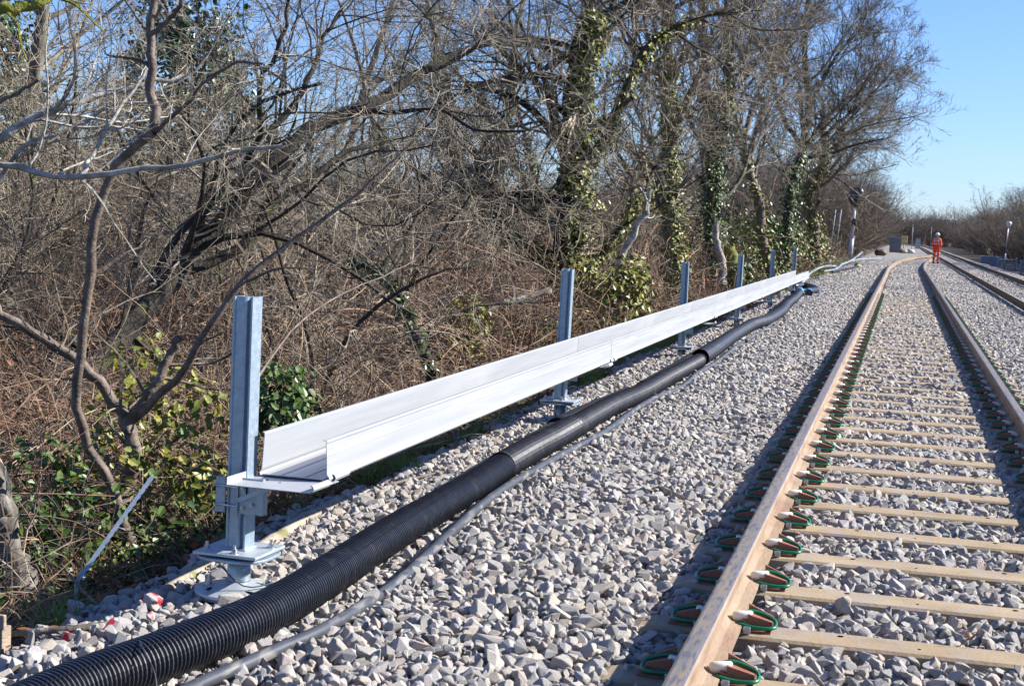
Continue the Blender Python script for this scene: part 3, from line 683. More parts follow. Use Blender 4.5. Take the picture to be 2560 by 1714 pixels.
def tubes(levels, jitter=None):
    """levels: list of (P (m,n,3), R (m,n), sides) -> V, Q"""
    Vs = []; Qs = []; b = 0
    for P, R, k in levels:
        m, n, _ = P.shape
        if m == 0: continue
        T = norm(np.gradient(P, axis=1)); md = norm(P[:, -1]-P[:, 0])
        ref = np.zeros((m, 3)); ref[np.arange(m), np.argmin(np.abs(md), -1)] = 1
        U = norm(np.cross(T, ref[:, None])); W = np.cross(T, U)
        a = np.linspace(0, 2*np.pi, k, endpoint=False)
        V = P[:, :, None]+R[:, :, None, None]*(U[:, :, None]*np.cos(a)[:, None]+W[:, :, None]*np.sin(a)[:, None])
        if jitter and k >= 8: V = V+np.random.default_rng(2).normal(0, 1, V.shape)*R[:, :, None, None]*jitter
        base = b+(np.arange(m)*n*k)[:, None, None]+(np.arange(n-1)*k)[None, :, None]; j = np.arange(k)[None, None]; j2 = (j+1) % k
        Q = np.stack([base+j, base+j2, base+k+j2, base+k+j], -1).reshape(-1, 4)
        Vs.append(V.reshape(-1, 3)); Qs.append(Q); b += m*n*k
    return np.concatenate(Vs), np.concatenate(Qs)
def leaves(P, N, size, rg, fold=.25, aspect=.8):
    """folded leaf (two quads) at every P facing N"""
    n = len(P); N = norm(N); rd = rg.normal(0, 1, (n, 3)); rd[:, 2] -= .6
    T = norm(rd-(rd*N).sum(-1, keepdims=True)*N); B = np.cross(N, T); s = (size*rg.uniform(.6, 1.35, n))[:, None]
    pts = [P, P+s*(.25*T+.42*aspect*B)+s*fold*.4*N, P+s*(.65*T+.34*aspect*B)+s*fold*.3*N, P+s*T, P+s*(.65*T-.34*aspect*B)+s*fold*.3*N, P+s*(.25*T-.42*aspect*B)+s*fold*.4*N]
    V = np.stack(pts, 1).reshape(-1, 3); b = (np.arange(n)*6)[:, None]
    Q = np.concatenate([b+np.array([0, 1, 2, 3]), b+np.array([0, 3, 4, 5])]); return V, Q
def ivy_on(path, r0, r1, n, thick, rg, size=.06, side=None, t0=0, t1=1):
    A, L = resample(path, 60); t = rg.uniform(t0, t1, n)**.9; f = t*58; i = f.astype(int); q = (f-i)[:, None]
    c = A[i]*(1-q)+A[i+1]*q; T = norm(A[np.minimum(i+1, 59)]-A[i]); rd = rg.normal(0, 1, (n, 3))
    if side is not None: rd += np.array(side)
    N = norm(rd-(rd*T).sum(-1, keepdims=True)*T)
    clump = .55+.45*np.sin(t*23+N[:, 0]*3)*np.sin(t*51+N[:, 1]*4)
    rad = (r0+(r1-r0)*t)+np.abs(rg.normal(0, 1, n))*thick*clump
    P = c+N*rad[:, None]; return leaves(P, N+rg.normal(0, .5, (n, 3))+np.array([.2, 0, .35]), size, rg)
def merge(parts):
    Vs = []; Qs = []; b = 0
    for V, Q in parts: Vs.append(V); Qs.append(Q+b); b += len(V)
    return np.concatenate(Vs), np.concatenate(Qs)

def traced_tree(name, limbs, seed, barkm, twigm='twig', kids=(7, 5, 4), lens=(1.0, .5, .5), label=None, cat='tree', group=None, ivy=None, ang=(50, 15), upw=.03, wob=.16, rmin=.0022, t0=.25, L0=None, ivym='leaf', maxang=None):
    """limbs: list of (points, r0, r1); the first is the trunk, the rest its branches; twigs grow from all"""
    base = Vector(limbs[0][0][0]); root = empty(name, base)
    G = Grow(seed); NL = 18; P = []; R = []; ln = []
    for pts, r0, r1 in limbs:
        A, L = resample([Vector(p)-base for p in pts], NL); k = max(.004, min(r0, .05))
        A[1:-1] += G.r.normal(0, .30*k, (NL-2, 3)); P.append(A); R.append(np.linspace(r0, r1, NL)*(1+.035*G.r.normal(0, 1, NL))); ln.append(L)
    P = np.array(P); R = np.array(R); ln = np.array(ln)
    R[0, 0] *= 1.25
    V, Q = tubes([(P, R, 10)], .05); link('trunk', mesh_np('trunk', V, Q, MT[barkm], smooth=True), root)
    lv = (P, R, ln if L0 is None else np.full(len(ln), float(L0))); out = []; rr = [.5, .55, .6, .7]
    for q, k in enumerate([k_ for k_ in kids if k_]):
        pos, D, L, rad = G.spawn(lv, k, t0 if q == 0 else .15, 1., ang, lens[q], rr[min(q, 3)], rmin)
        npt = [8, 6, 5, 4][min(q, 3)]
        lv = G.level(pos, D, L, rad, npt, wob, upw, .4); out.append((lv[0], lv[1], 4 if q == 0 else 3))
    if out:
        V, Q = tubes(out); n1 = out[0][0].shape[0]*(out[0][0].shape[1]-1)*out[0][2]; mi = np.zeros(len(Q), int); mi[:n1] = 1
        link('crown', mesh_np('crown', V, Q, [MT[twigm], MT[barkm]], mi), root)
    if ivy:
        parts = []
        for (li, n, thick, size, side, a, b) in ivy:
            pts, r0, r1 = limbs[li]; parts.append(ivy_on([Vector(p)-base for p in pts], r0*.9, r1*.9, n, thick, G.r, size, side, a, b))
        V, Q = merge(parts); link('ivy', mesh_np('ivy', V, Q, MT[ivym]), root)
    tag(root, label, cat, group); return root

def tree_variant(seed, kind):
    """returns (trunk mesh, crown mesh) about the origin"""
    G = Grow(seed); r = G.r
    if kind == 'tall':
        H = r.uniform(9, 12); lean = r.normal(0, .10, 3); lean[2] = 1
        t = G.level(np.zeros((1, 3)), lean[None], np.array([H]), np.array([r.uniform(.11, .16)]), 14, .05, .02, .2)
        a = G.level(*G.spawn(t, 12, .25, .98, (48, 12), .42, .55), 9, .10, .05, .35)
        b = G.level(*G.spawn(a, 7, .15, 1, (42, 12), .5, .6, .005), 7, .13, .03, .35)
        c = G.level(*G.spawn(b, 5, .1, 1, (42, 14), .5, .65, .004), 5, .20, .02, .4)
        d = G.level(*G.spawn(c, 3, .1, 1, (42, 16), .6, .75, .0030), 4, .20, .0, .5)
    elif kind == 'thorn':
        H = r.uniform(3.2, 4.6); lean = r.normal(0, .5, 3); lean[2] = 1
        t = G.level(np.repeat(np.zeros((1, 3)), 4, 0), norm(r.normal(0, .5, (4, 3))+np.array([0, 0, 1.])), r.uniform(.7, 1, 4)*H, r.uniform(.03, .055, 4), 12, .16, .03, .3)
        a = G.level(*G.spawn(t, 8, .12, .98, (62, 18), .55, .6), 9, .22, .0, .35)
        b = G.level(*G.spawn(a, 6, .1, 1, (55, 18), .55, .6, .0045), 8, .27, -.01, .35)
        c = G.level(*G.spawn(b, 4, .1, 1, (52, 18), .6, .7, .0032), 6, .28, -.01, .4)
        d = G.level(*G.spawn(c, 2, .1, 1, (45, 18), .6, .8, .0026), 4, .25, .0, .5)
    else:   # 'brush': coppice of upright rods
        k = 9; t = G.level(np.concatenate([r.normal(0, .18, (k, 2)), np.zeros((k, 1))], 1), norm(r.normal(0, .28, (k, 3))+np.array([0, 0, 1.])), r.uniform(2.6, 4.6, k), r.uniform(.014, .03, k), 10, .07, .03, .3)
        a = G.level(*G.spawn(t, 9, .15, .98, (35, 12), .35, .6), 7, .10, .05, .35)
        b = G.level(*G.spawn(a, 6, .1, 1, (36, 12), .5, .65, .003), 5, .12, .02, .4)
        c = G.level(*G.spawn(b, 4, .1, 1, (34, 12), .55, .75, .0026), 4, .1, .02, .5); d = None
    V, Q = tubes([(t[0], t[1], 10)], .05); m1 = mesh_np('trunk', V, Q, MT['bark_grey' if kind != 'thorn' else 'bark_dark'], smooth=True)
    lv = [(a[0], a[1], 5), (b[0], b[1], 3), (c[0], c[1], 3)]+([(d[0], d[1], 3)] if d is not None else [])
    V, Q = tubes(lv); m2 = mesh_np('crown', V, Q, MT['twig'])
    tp = t[0]
    return m1, m2, tp, t[1]
def place_tree(name, var, loc, rz, sc, label, group, lean=(0, 0), ivy=None, cat='tree'):
    root = empty(name, loc, rz); root.rotation_euler = (lean[0], lean[1], rz); root.scale = (sc, sc, sc)
    link('trunk', var[0], root); link('crown', var[1], root)
    if ivy: link('ivy', ivy, root)
    tag(root, label, cat, group); return root

# tiles of tangle used by the undergrowth
def tangle_tile(seed, n, reach, height, mt, rads=(.0018, .004), side=2, leafn=0, lmat=None, lsize=.035):
    G = Grow(seed); r = G.r
    p = np.stack([r.uniform(-reach, reach, n), r.uniform(-reach, reach, n), r.uniform(-.1, height*.55, n)], -1)
    D = r.normal(0, 1, (n, 3)); D[:, 2] = np.abs(D[:, 2])*.8+.1
    t = G.level(p, D, r.uniform(.5, 1.5, n)*height, r.uniform(*rads, n), 8, .22, -.10, .5)
    a = G.level(*G.spawn(t, side, .1, 1, (50, 20), .4, .7, .0015), 5, .22, -.05, .5)
    a[0][..., 2] = np.abs(a[0][..., 2]); t[0][..., 2] = np.abs(t[0][..., 2])
    V, Q = tubes([(t[0], t[1], 3), (a[0], a[1], 3)]); mi = np.zeros(len(Q), int); mats = [mt]
    if leafn:
        pos = t[0].reshape(-1, 3)[r.integers(0, n*8, leafn)]+r.normal(0, .04, (leafn, 3))
        V2, Q2 = leaves(pos, r.normal(0, 1, (leafn, 3))+np.array([.3, 0, .5]), lsize, r)
        Q = np.concatenate([Q, Q2+len(V)]); V = np.concatenate([V, V2]); mi = np.concatenate([mi, np.ones(len(Q2), int)]); mats = [mt, lmat]
    return mesh_np('tangle', V, Q, mats, mi)

def region_points(rg, x0, x1, y0, y1, dens):
    n = int((x1-x0)*(y1-y0)*dens); X = rg.uniform(x0, x1, n); Y = rg.uniform(y0, y1, n); k = wedge(X, Y, 1.5); return X[k], Y[k]
def fill(name, label, cat, tiles, X, Y, dz, s0, s1, rg, zs=1.0):
    n = len(X); Z = hz(X)+dz; rot = np.stack([rg.normal(0, .12, n), rg.normal(0, .12, n), rg.uniform(0, 6.28, n)], -1); s = rg.uniform(s0, s1, n)
    return scatter(name, np.stack([X, Y, Z], -1), rot, np.stack([s, s, s*zs], -1), rg.integers(0, len(tiles), n), tiles, label=label, cat=cat)

rg = np.random.default_rng(77)
# --- undergrowth: bramble, dead bracken, dead leaves, ivy mats
bram = [tangle_tile(500+k, 150, .55, .75, MT['bramble'], (.0022, .0065), side=2) for k in range(4)]
arch = [tangle_tile(560+k, 34, .8, 1.5, MT['twig' if k % 2 else 'bramble'], (.0035, .0075), 3) for k in range(3)]
brak = [tangle_tile(520+k, 130, .5, .55, MT['bramble'], (.0012, .003), 3, 260, MT['bracken'], .05) for k in range(4)]
X, Y = region_points(rg, -7.5, -3.35, 4.5, 14, 2.6); X2, Y2 = region_points(rg, -20, -3.5, 14, 34, 1.3); X3, Y3 = region_points(rg, -30, -3.6, 34, 95, .5); X4, Y4 = region_points(rg, -24, -7.5, 5, 14, 1.8)
X = np.concatenate([X, X2, X3, X4]); Y = np.concatenate([Y, Y2, Y3, Y4]); n = len(X)
s = np.where(Y < 14, rg.uniform(.6, 1.15, n), np.where(Y < 34, rg.uniform(.9, 1.7, n), rg.uniform(1.5, 2.6, n)))
s = np.where((X > -4.6), s*.62, s)
kp = ~((X > -4.3) & (rg.random(n) < .6)); X, Y, s = X[kp], Y[kp], s[kp]; n = len(X)
Z = hz(X)-.03; rot = np.stack([rg.normal(0, .15, n), rg.normal(0, .15, n), rg.uniform(0, 6.28, n)], -1)
print('undergrowth', n)
Xa, Ya = region_points(rg, -6.2, -3.7, 5.2, 13, 1.6); k2 = len(Xa)
X = np.concatenate([X, Xa]); Y = np.concatenate([Y, Ya]); s = np.concatenate([s, rg.uniform(.5, .9, k2)]); Z = hz(X)-.03; rot = np.concatenate([rot, np.stack([rg.normal(0, .2, k2), rg.normal(0, .2, k2), rg.uniform(0, 6.28, k2)], -1)]); n0 = n; n = len(X)
scatter('undergrowth', np.stack([X, Y, Z], -1), rot, np.stack([s, s, s], -1), np.where(X > -5.2, rg.integers(0, 4, n), np.where((rg.random(n) < .22), rg.integers(8, 11, n), rg.integers(0, 8, n))) if False else np.where(np.arange(n) >= n0, rg.integers(8, 11, n), np.where(X > -5.2, rg.integers(0, 4, n), np.where(rg.random(n) < .22, rg.integers(8, 11, n), rg.integers(0, 8, n)))), bram+brak+arch, label='tangled brown bramble and dead bracken covering the wood floor', cat='undergrowth')
# dead leaves and grass
lf = []
for k in range(3):
    m_ = MB(); V, Q = leaves(rg.normal(0, .10, (26, 3))*np.array([1, 1, .12]), rg.normal(0, .4, (26, 3))+np.array([0, 0, 1.]), .045, rg)
    lf.append(mesh_np('litter', V, Q, MT['bracken']))
X, Y = region_points(rg, -8, -3.0, 4, 16, 5); X2, Y2 = region_points(rg, -3.3, -2.85, 4, 40, 5); X = np.concatenate([X, X2]); Y = np.concatenate([Y, Y2]); n = len(X)
scatter('leaf_litter', np.stack([X, Y, hz(X)+.0], -1), np.stack([rg.normal(0, .2, n), rg.normal(0, .2, n), rg.uniform(0, 6.28, n)], -1), np.repeat(rg.uniform(.7, 1.3, n)[:, None], 3, 1), rg.integers(0, 3, n), lf,
        label='dead brown leaves lying along the wood edge', cat='leaf litter')
gr = []
for k in range(3):
    n = 60; P0 = np.concatenate([rg.normal(0, .05, (n, 2)), np.zeros((n, 1))], 1); D = norm(rg.normal(0, .45, (n, 3))+np.array([0, 0, 1.]))
    G = Grow(40+k); t = G.level(P0, D, rg.uniform(.05, .16, n), np.full(n, .0022), 4, .1, -.12, .2); V, Q = tubes([(t[0], t[1], 3)]); gr.append(mesh_np('grass_tuft', V, Q, MT['grass']))
X, Y = region_points(rg, -3.35, -2.9, 9.0, 26, 16); X2, Y2 = region_points(rg, -3.3, -2.95, 4.2, 9, 5); X3, Y3 = region_points(rg, -4.4, -3.0, 55, 110, 3.0); X = np.concatenate([X, X2, X3]); Y = np.concatenate([Y, Y2, Y3]); n = len(X)
s = np.where(Y > 50, 3.0, 1.0)*rg.uniform(.6, 1.3, n)
scatter('grass', np.stack([X, Y, hz(X)-.01], -1), np.stack([rg.normal(0, .1, n), rg.normal(0, .1, n), rg.uniform(0, 6.28, n)], -1), np.repeat(s[:, None], 3, 1), rg.integers(0, 3, n), gr,
        label='thin green grass tufts between the ballast and the wood', cat='grass')
# low bramble runners and ivy ground cover along the edge
ivt = []
for k in range(4):
    n = 260; P0 = rg.normal(0, 1, (n, 3))*np.array([.33, .33, .16])+np.array([0, 0, .22]); P0[:, 2] = np.abs(P0[:, 2])
    V, Q = leaves(P0, P0*np.array([1, 1, .4])+rg.normal(0, .3, (n, 3))+np.array([.3, 0, .5]), .06, rg); ivt.append(mesh_np('ivy_tuft', V, Q, MT['leaf' if k % 2 else 'leaf_yel']))
X, Y = region_points(rg, -8, -4.0, 12, 50, .12); X2, Y2 = region_points(rg, -7.5, -4.3, 45, 92, 1.1); X3, Y3 = region_points(rg, -5.2, -3.7, 6.2, 9.5, 2.6)
X = np.concatenate([X, X2, X3]); Y = np.concatenate([Y, Y2, Y3]); n = len(X); s = np.where(Y > 40, 1.5, np.where(Y < 10, .75, 1.0))*rg.uniform(.6, 1.4, n)
fz = rg.uniform(0, 1, n)*np.where(Y > 40, 1.5, .15)
scatter('ivy_cover', np.stack([X, Y, hz(X)+fz], -1), np.stack([rg.normal(0, .2, n), rg.normal(0, .2, n), rg.uniform(0, 6.28, n)], -1), np.stack([s, s, s*1.2], -1), rg.integers(0, 4, n), ivt,
        label='green and yellowing ivy leaves spreading over the undergrowth', cat='ivy')

# --- thicket behind: masses of brushwood nobody could count
brush = [tree_variant(700+k, 'brush') for k in range(3)]
def joined(v):
    me1, me2 = v[0], v[1]
    def arr(me):
        V = np.zeros(len(me.vertices)*3, np.float32); me.vertices.foreach_get('co', V); Q = np.zeros(len(me.loops), np.int32); me.loops.foreach_get('vertex_index', Q); return V.reshape(-1, 3), Q.reshape(-1, 4)
    V, Q = merge([arr(me1), arr(me2)]); return mesh_np('brushwood', V, Q, MT['brushtwig'])
bj = [joined(b) for b in brush]
X, Y = region_points(rg, -40, -10, 14, 75, .28); X2, Y2 = region_points(rg, -30, -6, 60, 230, .11); X3, Y3 = region_points(rg, -11, -6.5, 13, 60, .22)
X = np.concatenate([X, X2, X3]); Y = np.concatenate([Y, Y2, Y3]); k = ~((X > -10) & (Y > 220)); X, Y = X[k], Y[k]; n = len(X)
print('thicket', n)
s = rg.uniform(.5, .8, n)*np.where(Y > 110, 2.0, np.where(X < -14, 1.1, 1.0))
scatter('thicket', np.stack([X, Y, hz(X)-.1], -1), np.stack([rg.normal(0, .15, n), rg.normal(0, .15, n), rg.uniform(0, 6.28, n)], -1), np.stack([s*1.3, s*1.3, s*.85], -1), rg.integers(0, 3, n), bj,
        label='dense bare brushwood filling the wood behind the first trees', cat='thicket')

# ------------------------------------------------------------------ single trees and branches, nearest first
T = traced_tree
T('brown_sapling', [([(-4.203, 7.900, -0.447), (-4.178, 7.950, -0.241), (-4.157, 8.000, -0.021), (-4.171, 8.000, 0.165), (-4.206, 8.000, 0.250)], .048, .042),
   ([(-4.200, 8.000, 0.238), (-4.299, 8.000, 0.343), (-4.427, 7.900, 0.522), (-4.590, 7.800, 0.661), (-4.750, 7.700, 0.779), (-4.934, 7.600, 0.893)], .034, .024),
   ([(-4.178, 8.000, 0.227), (-4.044, 8.000, 0.424), (-3.967, 8.050, 0.606), (-3.911, 8.050, 0.709)], .032, .024),
   ([(-4.173, 8.000, 0.215), (-3.938, 7.950, 0.424), (-3.736, 7.900, 0.662), (-3.514, 7.900, 1.001), (-3.359, 8.000, 1.186), (-3.074, 8.100, 1.416), (-2.864, 8.200, 1.620), (-2.678, 8.300, 1.848)], .026, .007)],
   21, 'bark_brown', kids=(3, 3), lens=(.45, .5), L0=1.6, label='brown sapling left of the nearest post, forking low with one stem sawn off', rmin=.0026)
T('crooked_stem', [([(-3.892, 7.500, -0.353), (-3.971, 7.450, -0.068), (-4.069, 7.400, 0.090), (-4.101, 7.300, 0.256), (-4.091, 7.250, 0.456), (-4.037, 7.200, 0.691), (-4.020, 7.200, 0.961), (-4.005, 7.200, 1.230), (-3.938, 7.200, 1.521), (-3.821, 7.200, 1.697), (-3.675, 7.200, 1.811)], .026, .024),
   ([(-3.668, 7.200, 1.816), (-3.673, 7.200, 1.892), (-3.702, 7.200, 1.978), (-3.703, 7.200, 2.141), (-3.710, 7.200, 2.303), (-3.701, 7.200, 2.464), (-3.701, 7.200, 2.615)], .027, .018),
   ([(-3.663, 7.200, 1.816), (-3.539, 7.150, 1.899), (-3.423, 7.100, 1.977), (-3.391, 7.100, 2.042), (-3.311, 7.100, 2.096), (-3.199, 7.100, 2.162), (-3.061, 7.100, 2.153)], .012, .006),
   ([(-3.705, 7.200, 2.296), (-3.589, 7.150, 2.356), (-3.497, 7.100, 2.431), (-3.461, 7.100, 2.558)], .014, .010),
   ([(-3.715, 7.200, 2.296), (-3.795, 7.250, 2.362), (-3.898, 7.300, 2.465), (-3.937, 7.300, 2.564)], .008, .005)],
   22, 'bark_brown', kids=(3, 3), lens=(.4, .5), L0=1.3, label='tall crooked reddish brown stem rising to the top of the photo at the left', rmin=.0022)
T('pale_branch', [([(-4.610, 7.000, 1.652), (-4.411, 7.000, 1.622), (-4.263, 7.000, 1.593), (-4.093, 7.000, 1.565), (-3.925, 7.000, 1.576), (-3.736, 7.000, 1.596), (-3.528, 7.050, 1.632), (-3.389, 7.050, 1.667), (-3.229, 7.100, 1.713), (-3.046, 7.100, 1.749), (-2.944, 7.100, 1.761)], .018, .009),
   ([(-3.961, 7.000, 1.579), (-3.925, 7.100, 1.736), (-3.895, 7.200, 1.892), (-3.836, 7.300, 2.038), (-3.805, 7.400, 2.159)], .012, .007),
   ([(-4.263, 7.000, 1.593), (-4.241, 7.100, 1.725), (-4.270, 7.200, 1.973), (-4.318, 7.250, 2.199), (-4.328, 7.300, 2.404)], .006, .004)],
   23, 'bark_pale', kids=(6, 4, 2), lens=(.5, .5, .6), L0=1.3, label='pale grey lichened branch reaching level across the left of the wood', cat='branch', rmin=.0022)
T('pale_branch', [([(-5.864, 9.000, 1.736), (-5.613, 9.000, 1.843), (-5.457, 9.100, 1.989), (-5.235, 9.200, 2.088), (-5.033, 9.400, 2.187), (-4.697, 9.600, 2.314)], .035, .012), ([(-6.114, 9.500, 1.383), (-5.790, 9.500, 1.810), (-5.523, 9.600, 1.913), (-5.256, 9.700, 2.105), (-5.015, 9.800, 2.135)], .02, .008)],
   24, 'bark_pale', kids=(8, 5, 4), lens=(.5, .5, .6), L0=2.2, label='thick pale branch slanting up from the left edge above the level branch', cat='branch', rmin=.003)
T('mossy_branch', [([(-4.317, 6.500, 2.234), (-4.158, 6.500, 2.313), (-4.054, 6.550, 2.329), (-3.982, 6.600, 2.349), (-3.918, 6.700, 2.440)], .030, .022)], 25, 'moss', kids=(3, 3), lens=(.5, .5), L0=1.1, label='thick branch coated in yellow moss in the top left corner', cat='branch')
T('red_branch', [([(-4.411, 6.800, 1.882), (-4.292, 6.800, 1.913), (-4.187, 6.800, 1.962), (-4.091, 6.800, 2.019)], .0095, .008)], 26, 'bark_brown', kids=(0,), lens=(.3,), label='broken reddish branch stub poking in from the left edge', cat='branch')
T('grey_tree', [([(-3.928, 6.500, -0.385), (-3.968, 6.500, -0.242), (-4.014, 6.500, -0.068), (-4.072, 6.500, 0.105), (-4.181, 6.500, 0.315)], .062, .045)], 27, 'bark_grey', kids=(3, 3), lens=(.3, .5), L0=1.4, label='smooth grey trunk at the left edge with mossy foot', rmin=.003)
T('leaning_tree', [([(-6.645, 10.400, -0.705), (-6.527, 10.800, -0.360), (-6.232, 11.400, 0.145), (-6.166, 12.000, 0.529), (-6.093, 12.400, 0.856), (-5.870, 12.600, 1.207), (-5.646, 12.900, 1.625), (-5.410, 13.100, 1.972), (-5.206, 13.300, 2.205), (-4.822, 13.600, 2.436), (-4.460, 14.000, 2.761), (-4.079, 14.400, 3.057)], .115, .04),
   ([(-6.093, 12.400, 0.856), (-5.861, 12.600, 0.960), (-5.626, 12.800, 1.123), (-5.515, 13.000, 1.439), (-5.313, 13.200, 1.648), (-4.973, 13.600, 2.014), (-4.691, 14.000, 2.147)], .05, .018),
   ([(-5.685, 12.900, 1.546), (-5.607, 12.700, 1.811), (-5.368, 12.500, 2.108), (-5.335, 12.300, 2.461), (-5.111, 12.200, 2.817), (-4.964, 12.000, 3.147)], .035, .014),
   ([(-5.451, 13.100, 1.951), (-5.669, 13.400, 2.157), (-5.423, 13.600, 2.579), (-5.347, 13.800, 3.043), (-5.178, 14.000, 3.435)], .04, .014),
   ([(-4.952, 13.500, 2.385), (-4.433, 13.200, 2.357), (-3.971, 13.000, 2.374), (-3.516, 12.800, 2.188), (-3.112, 12.700, 2.194)], .03, .008),
   ([(-6.451, 11.800, 0.098), (-6.488, 11.500, 0.263), (-6.671, 11.200, 0.377), (-6.979, 11.000, 0.439)], .03, .012),
   ([(-6.013, 12.400, 0.955), (-5.713, 12.000, 1.341), (-5.555, 11.800, 1.773), (-5.628, 11.600, 2.215), (-5.407, 11.500, 2.659)], .025, .01)],
   28, 'bark_dark', kids=(10, 6, 4, 3), lens=(.75, .55, .6, .6), L0=2.8, label='thick dark tree leaning up to the right across the left half of the wood', rmin=.003, wob=.2)
T('arching_shoot', [([(-2.996, 7.000, 0.625), (-3.042, 7.400, 0.765), (-3.063, 7.800, 0.889), (-3.017, 8.200, 1.002), (-2.927, 8.600, 1.087), (-2.846, 9.000, 1.187)], .0075, .003)], 29, 'bark_brown', kids=(2,), lens=(.3,), L0=.8, label='long pale arching shoot just right of the nearest post', cat='branch')
T('bent_tree', [([(-4.271, 14.200, -0.150), (-4.340, 14.200, 0.118), (-4.513, 14.300, 0.331), (-4.690, 14.400, 0.612), (-4.971, 14.600, 0.868), (-5.366, 14.800, 0.952)], .055, .035), ([(-4.971, 14.600, 0.868), (-4.868, 14.800, 1.152), (-4.719, 15.000, 1.509), (-4.848, 15.200, 1.949)], .03, .012)],
   30, 'bark_dark', kids=(6, 5, 4), lens=(.6, .5, .5), L0=2.2, label='dark bent trunk with sparse ivy behind the nearest trough length', ivy=[(0, 350, .07, .06, (.4, 0, 0), 0, 1)], rmin=.003)
T('ivy_tree', [([(-5.569, 25.500, -0.434), (-5.541, 25.500, 0.045), (-5.481, 25.500, 0.635), (-5.429, 25.500, 1.512), (-5.440, 25.500, 2.597), (-5.466, 25.500, 3.676), (-5.305, 25.400, 4.525), (-5.160, 25.400, 5.516)], .23, .12),
   ([(-5.466, 25.500, 0.781), (-5.966, 25.200, 0.941), (-6.575, 25.000, 1.453), (-6.796, 25.000, 2.164), (-7.167, 25.000, 2.869)], .13, .05),
   ([(-5.429, 25.500, 1.512), (-5.761, 25.000, 1.490), (-6.391, 24.500, 1.879), (-7.132, 24.000, 1.973)], .07, .03),
   ([(-5.432, 25.500, 2.742), (-5.688, 25.300, 3.080), (-5.789, 25.000, 3.515), (-6.275, 24.800, 3.942), (-6.810, 24.500, 4.525)], .08, .03),
   ([(-5.463, 25.400, 3.738), (-5.878, 25.000, 3.817), (-6.404, 24.500, 3.657), (-7.057, 24.000, 3.497)], .07, .02),
   ([(-5.429, 25.500, 2.236), (-4.964, 25.800, 2.848), (-4.610, 26.000, 3.889), (-4.269, 26.400, 4.594), (-3.631, 27.000, 5.049), (-3.026, 27.500, 5.313)], .09, .04),
   ([(-5.451, 25.500, 3.676), (-5.114, 25.800, 4.290), (-4.976, 26.000, 5.183), (-4.851, 26.000, 5.616)], .07, .04),
   ([(-5.451, 25.500, 0.490), (-5.044, 26.000, 0.796), (-4.503, 26.500, 1.715), (-4.246, 27.000, 2.492), (-3.823, 27.000, 3.108)], .06, .02)],
   31, 'bark_dark', kids=(12, 8, 5, 3), lens=(.6, .55, .55, .6), L0=4.5, label='big ivy-clad tree behind the second post with yellow green leaves down its right side',
   ivy=[(0, 4600, .26, .085, (1.5, -.5, 0), .03, .9), (1, 900, .14, .075, None, 0, .8), (5, 600, .14, .08, (.5, 0, 0), 0, .8), (7, 700, .18, .08, None, 0, .6)], rmin=.0045, ivym='leaf_yel')
T('dead_snag', [([(-4.618, 25.000, -0.128), (-4.585, 25.000, 0.195), (-4.467, 25.000, 0.700), (-4.295, 25.000, 1.240), (-4.049, 25.000, 1.710), (-4.025, 25.000, 2.048)], .085, .045), ([(-4.088, 25.000, 1.638), (-4.042, 24.900, 1.883), (-4.165, 24.900, 2.053)], .03, .02)], 32, 'bark_pale', kids=(1,), lens=(.3,), L0=1.2, label='bare pale dead stem with a broken top between the second and third posts', rmin=.005)
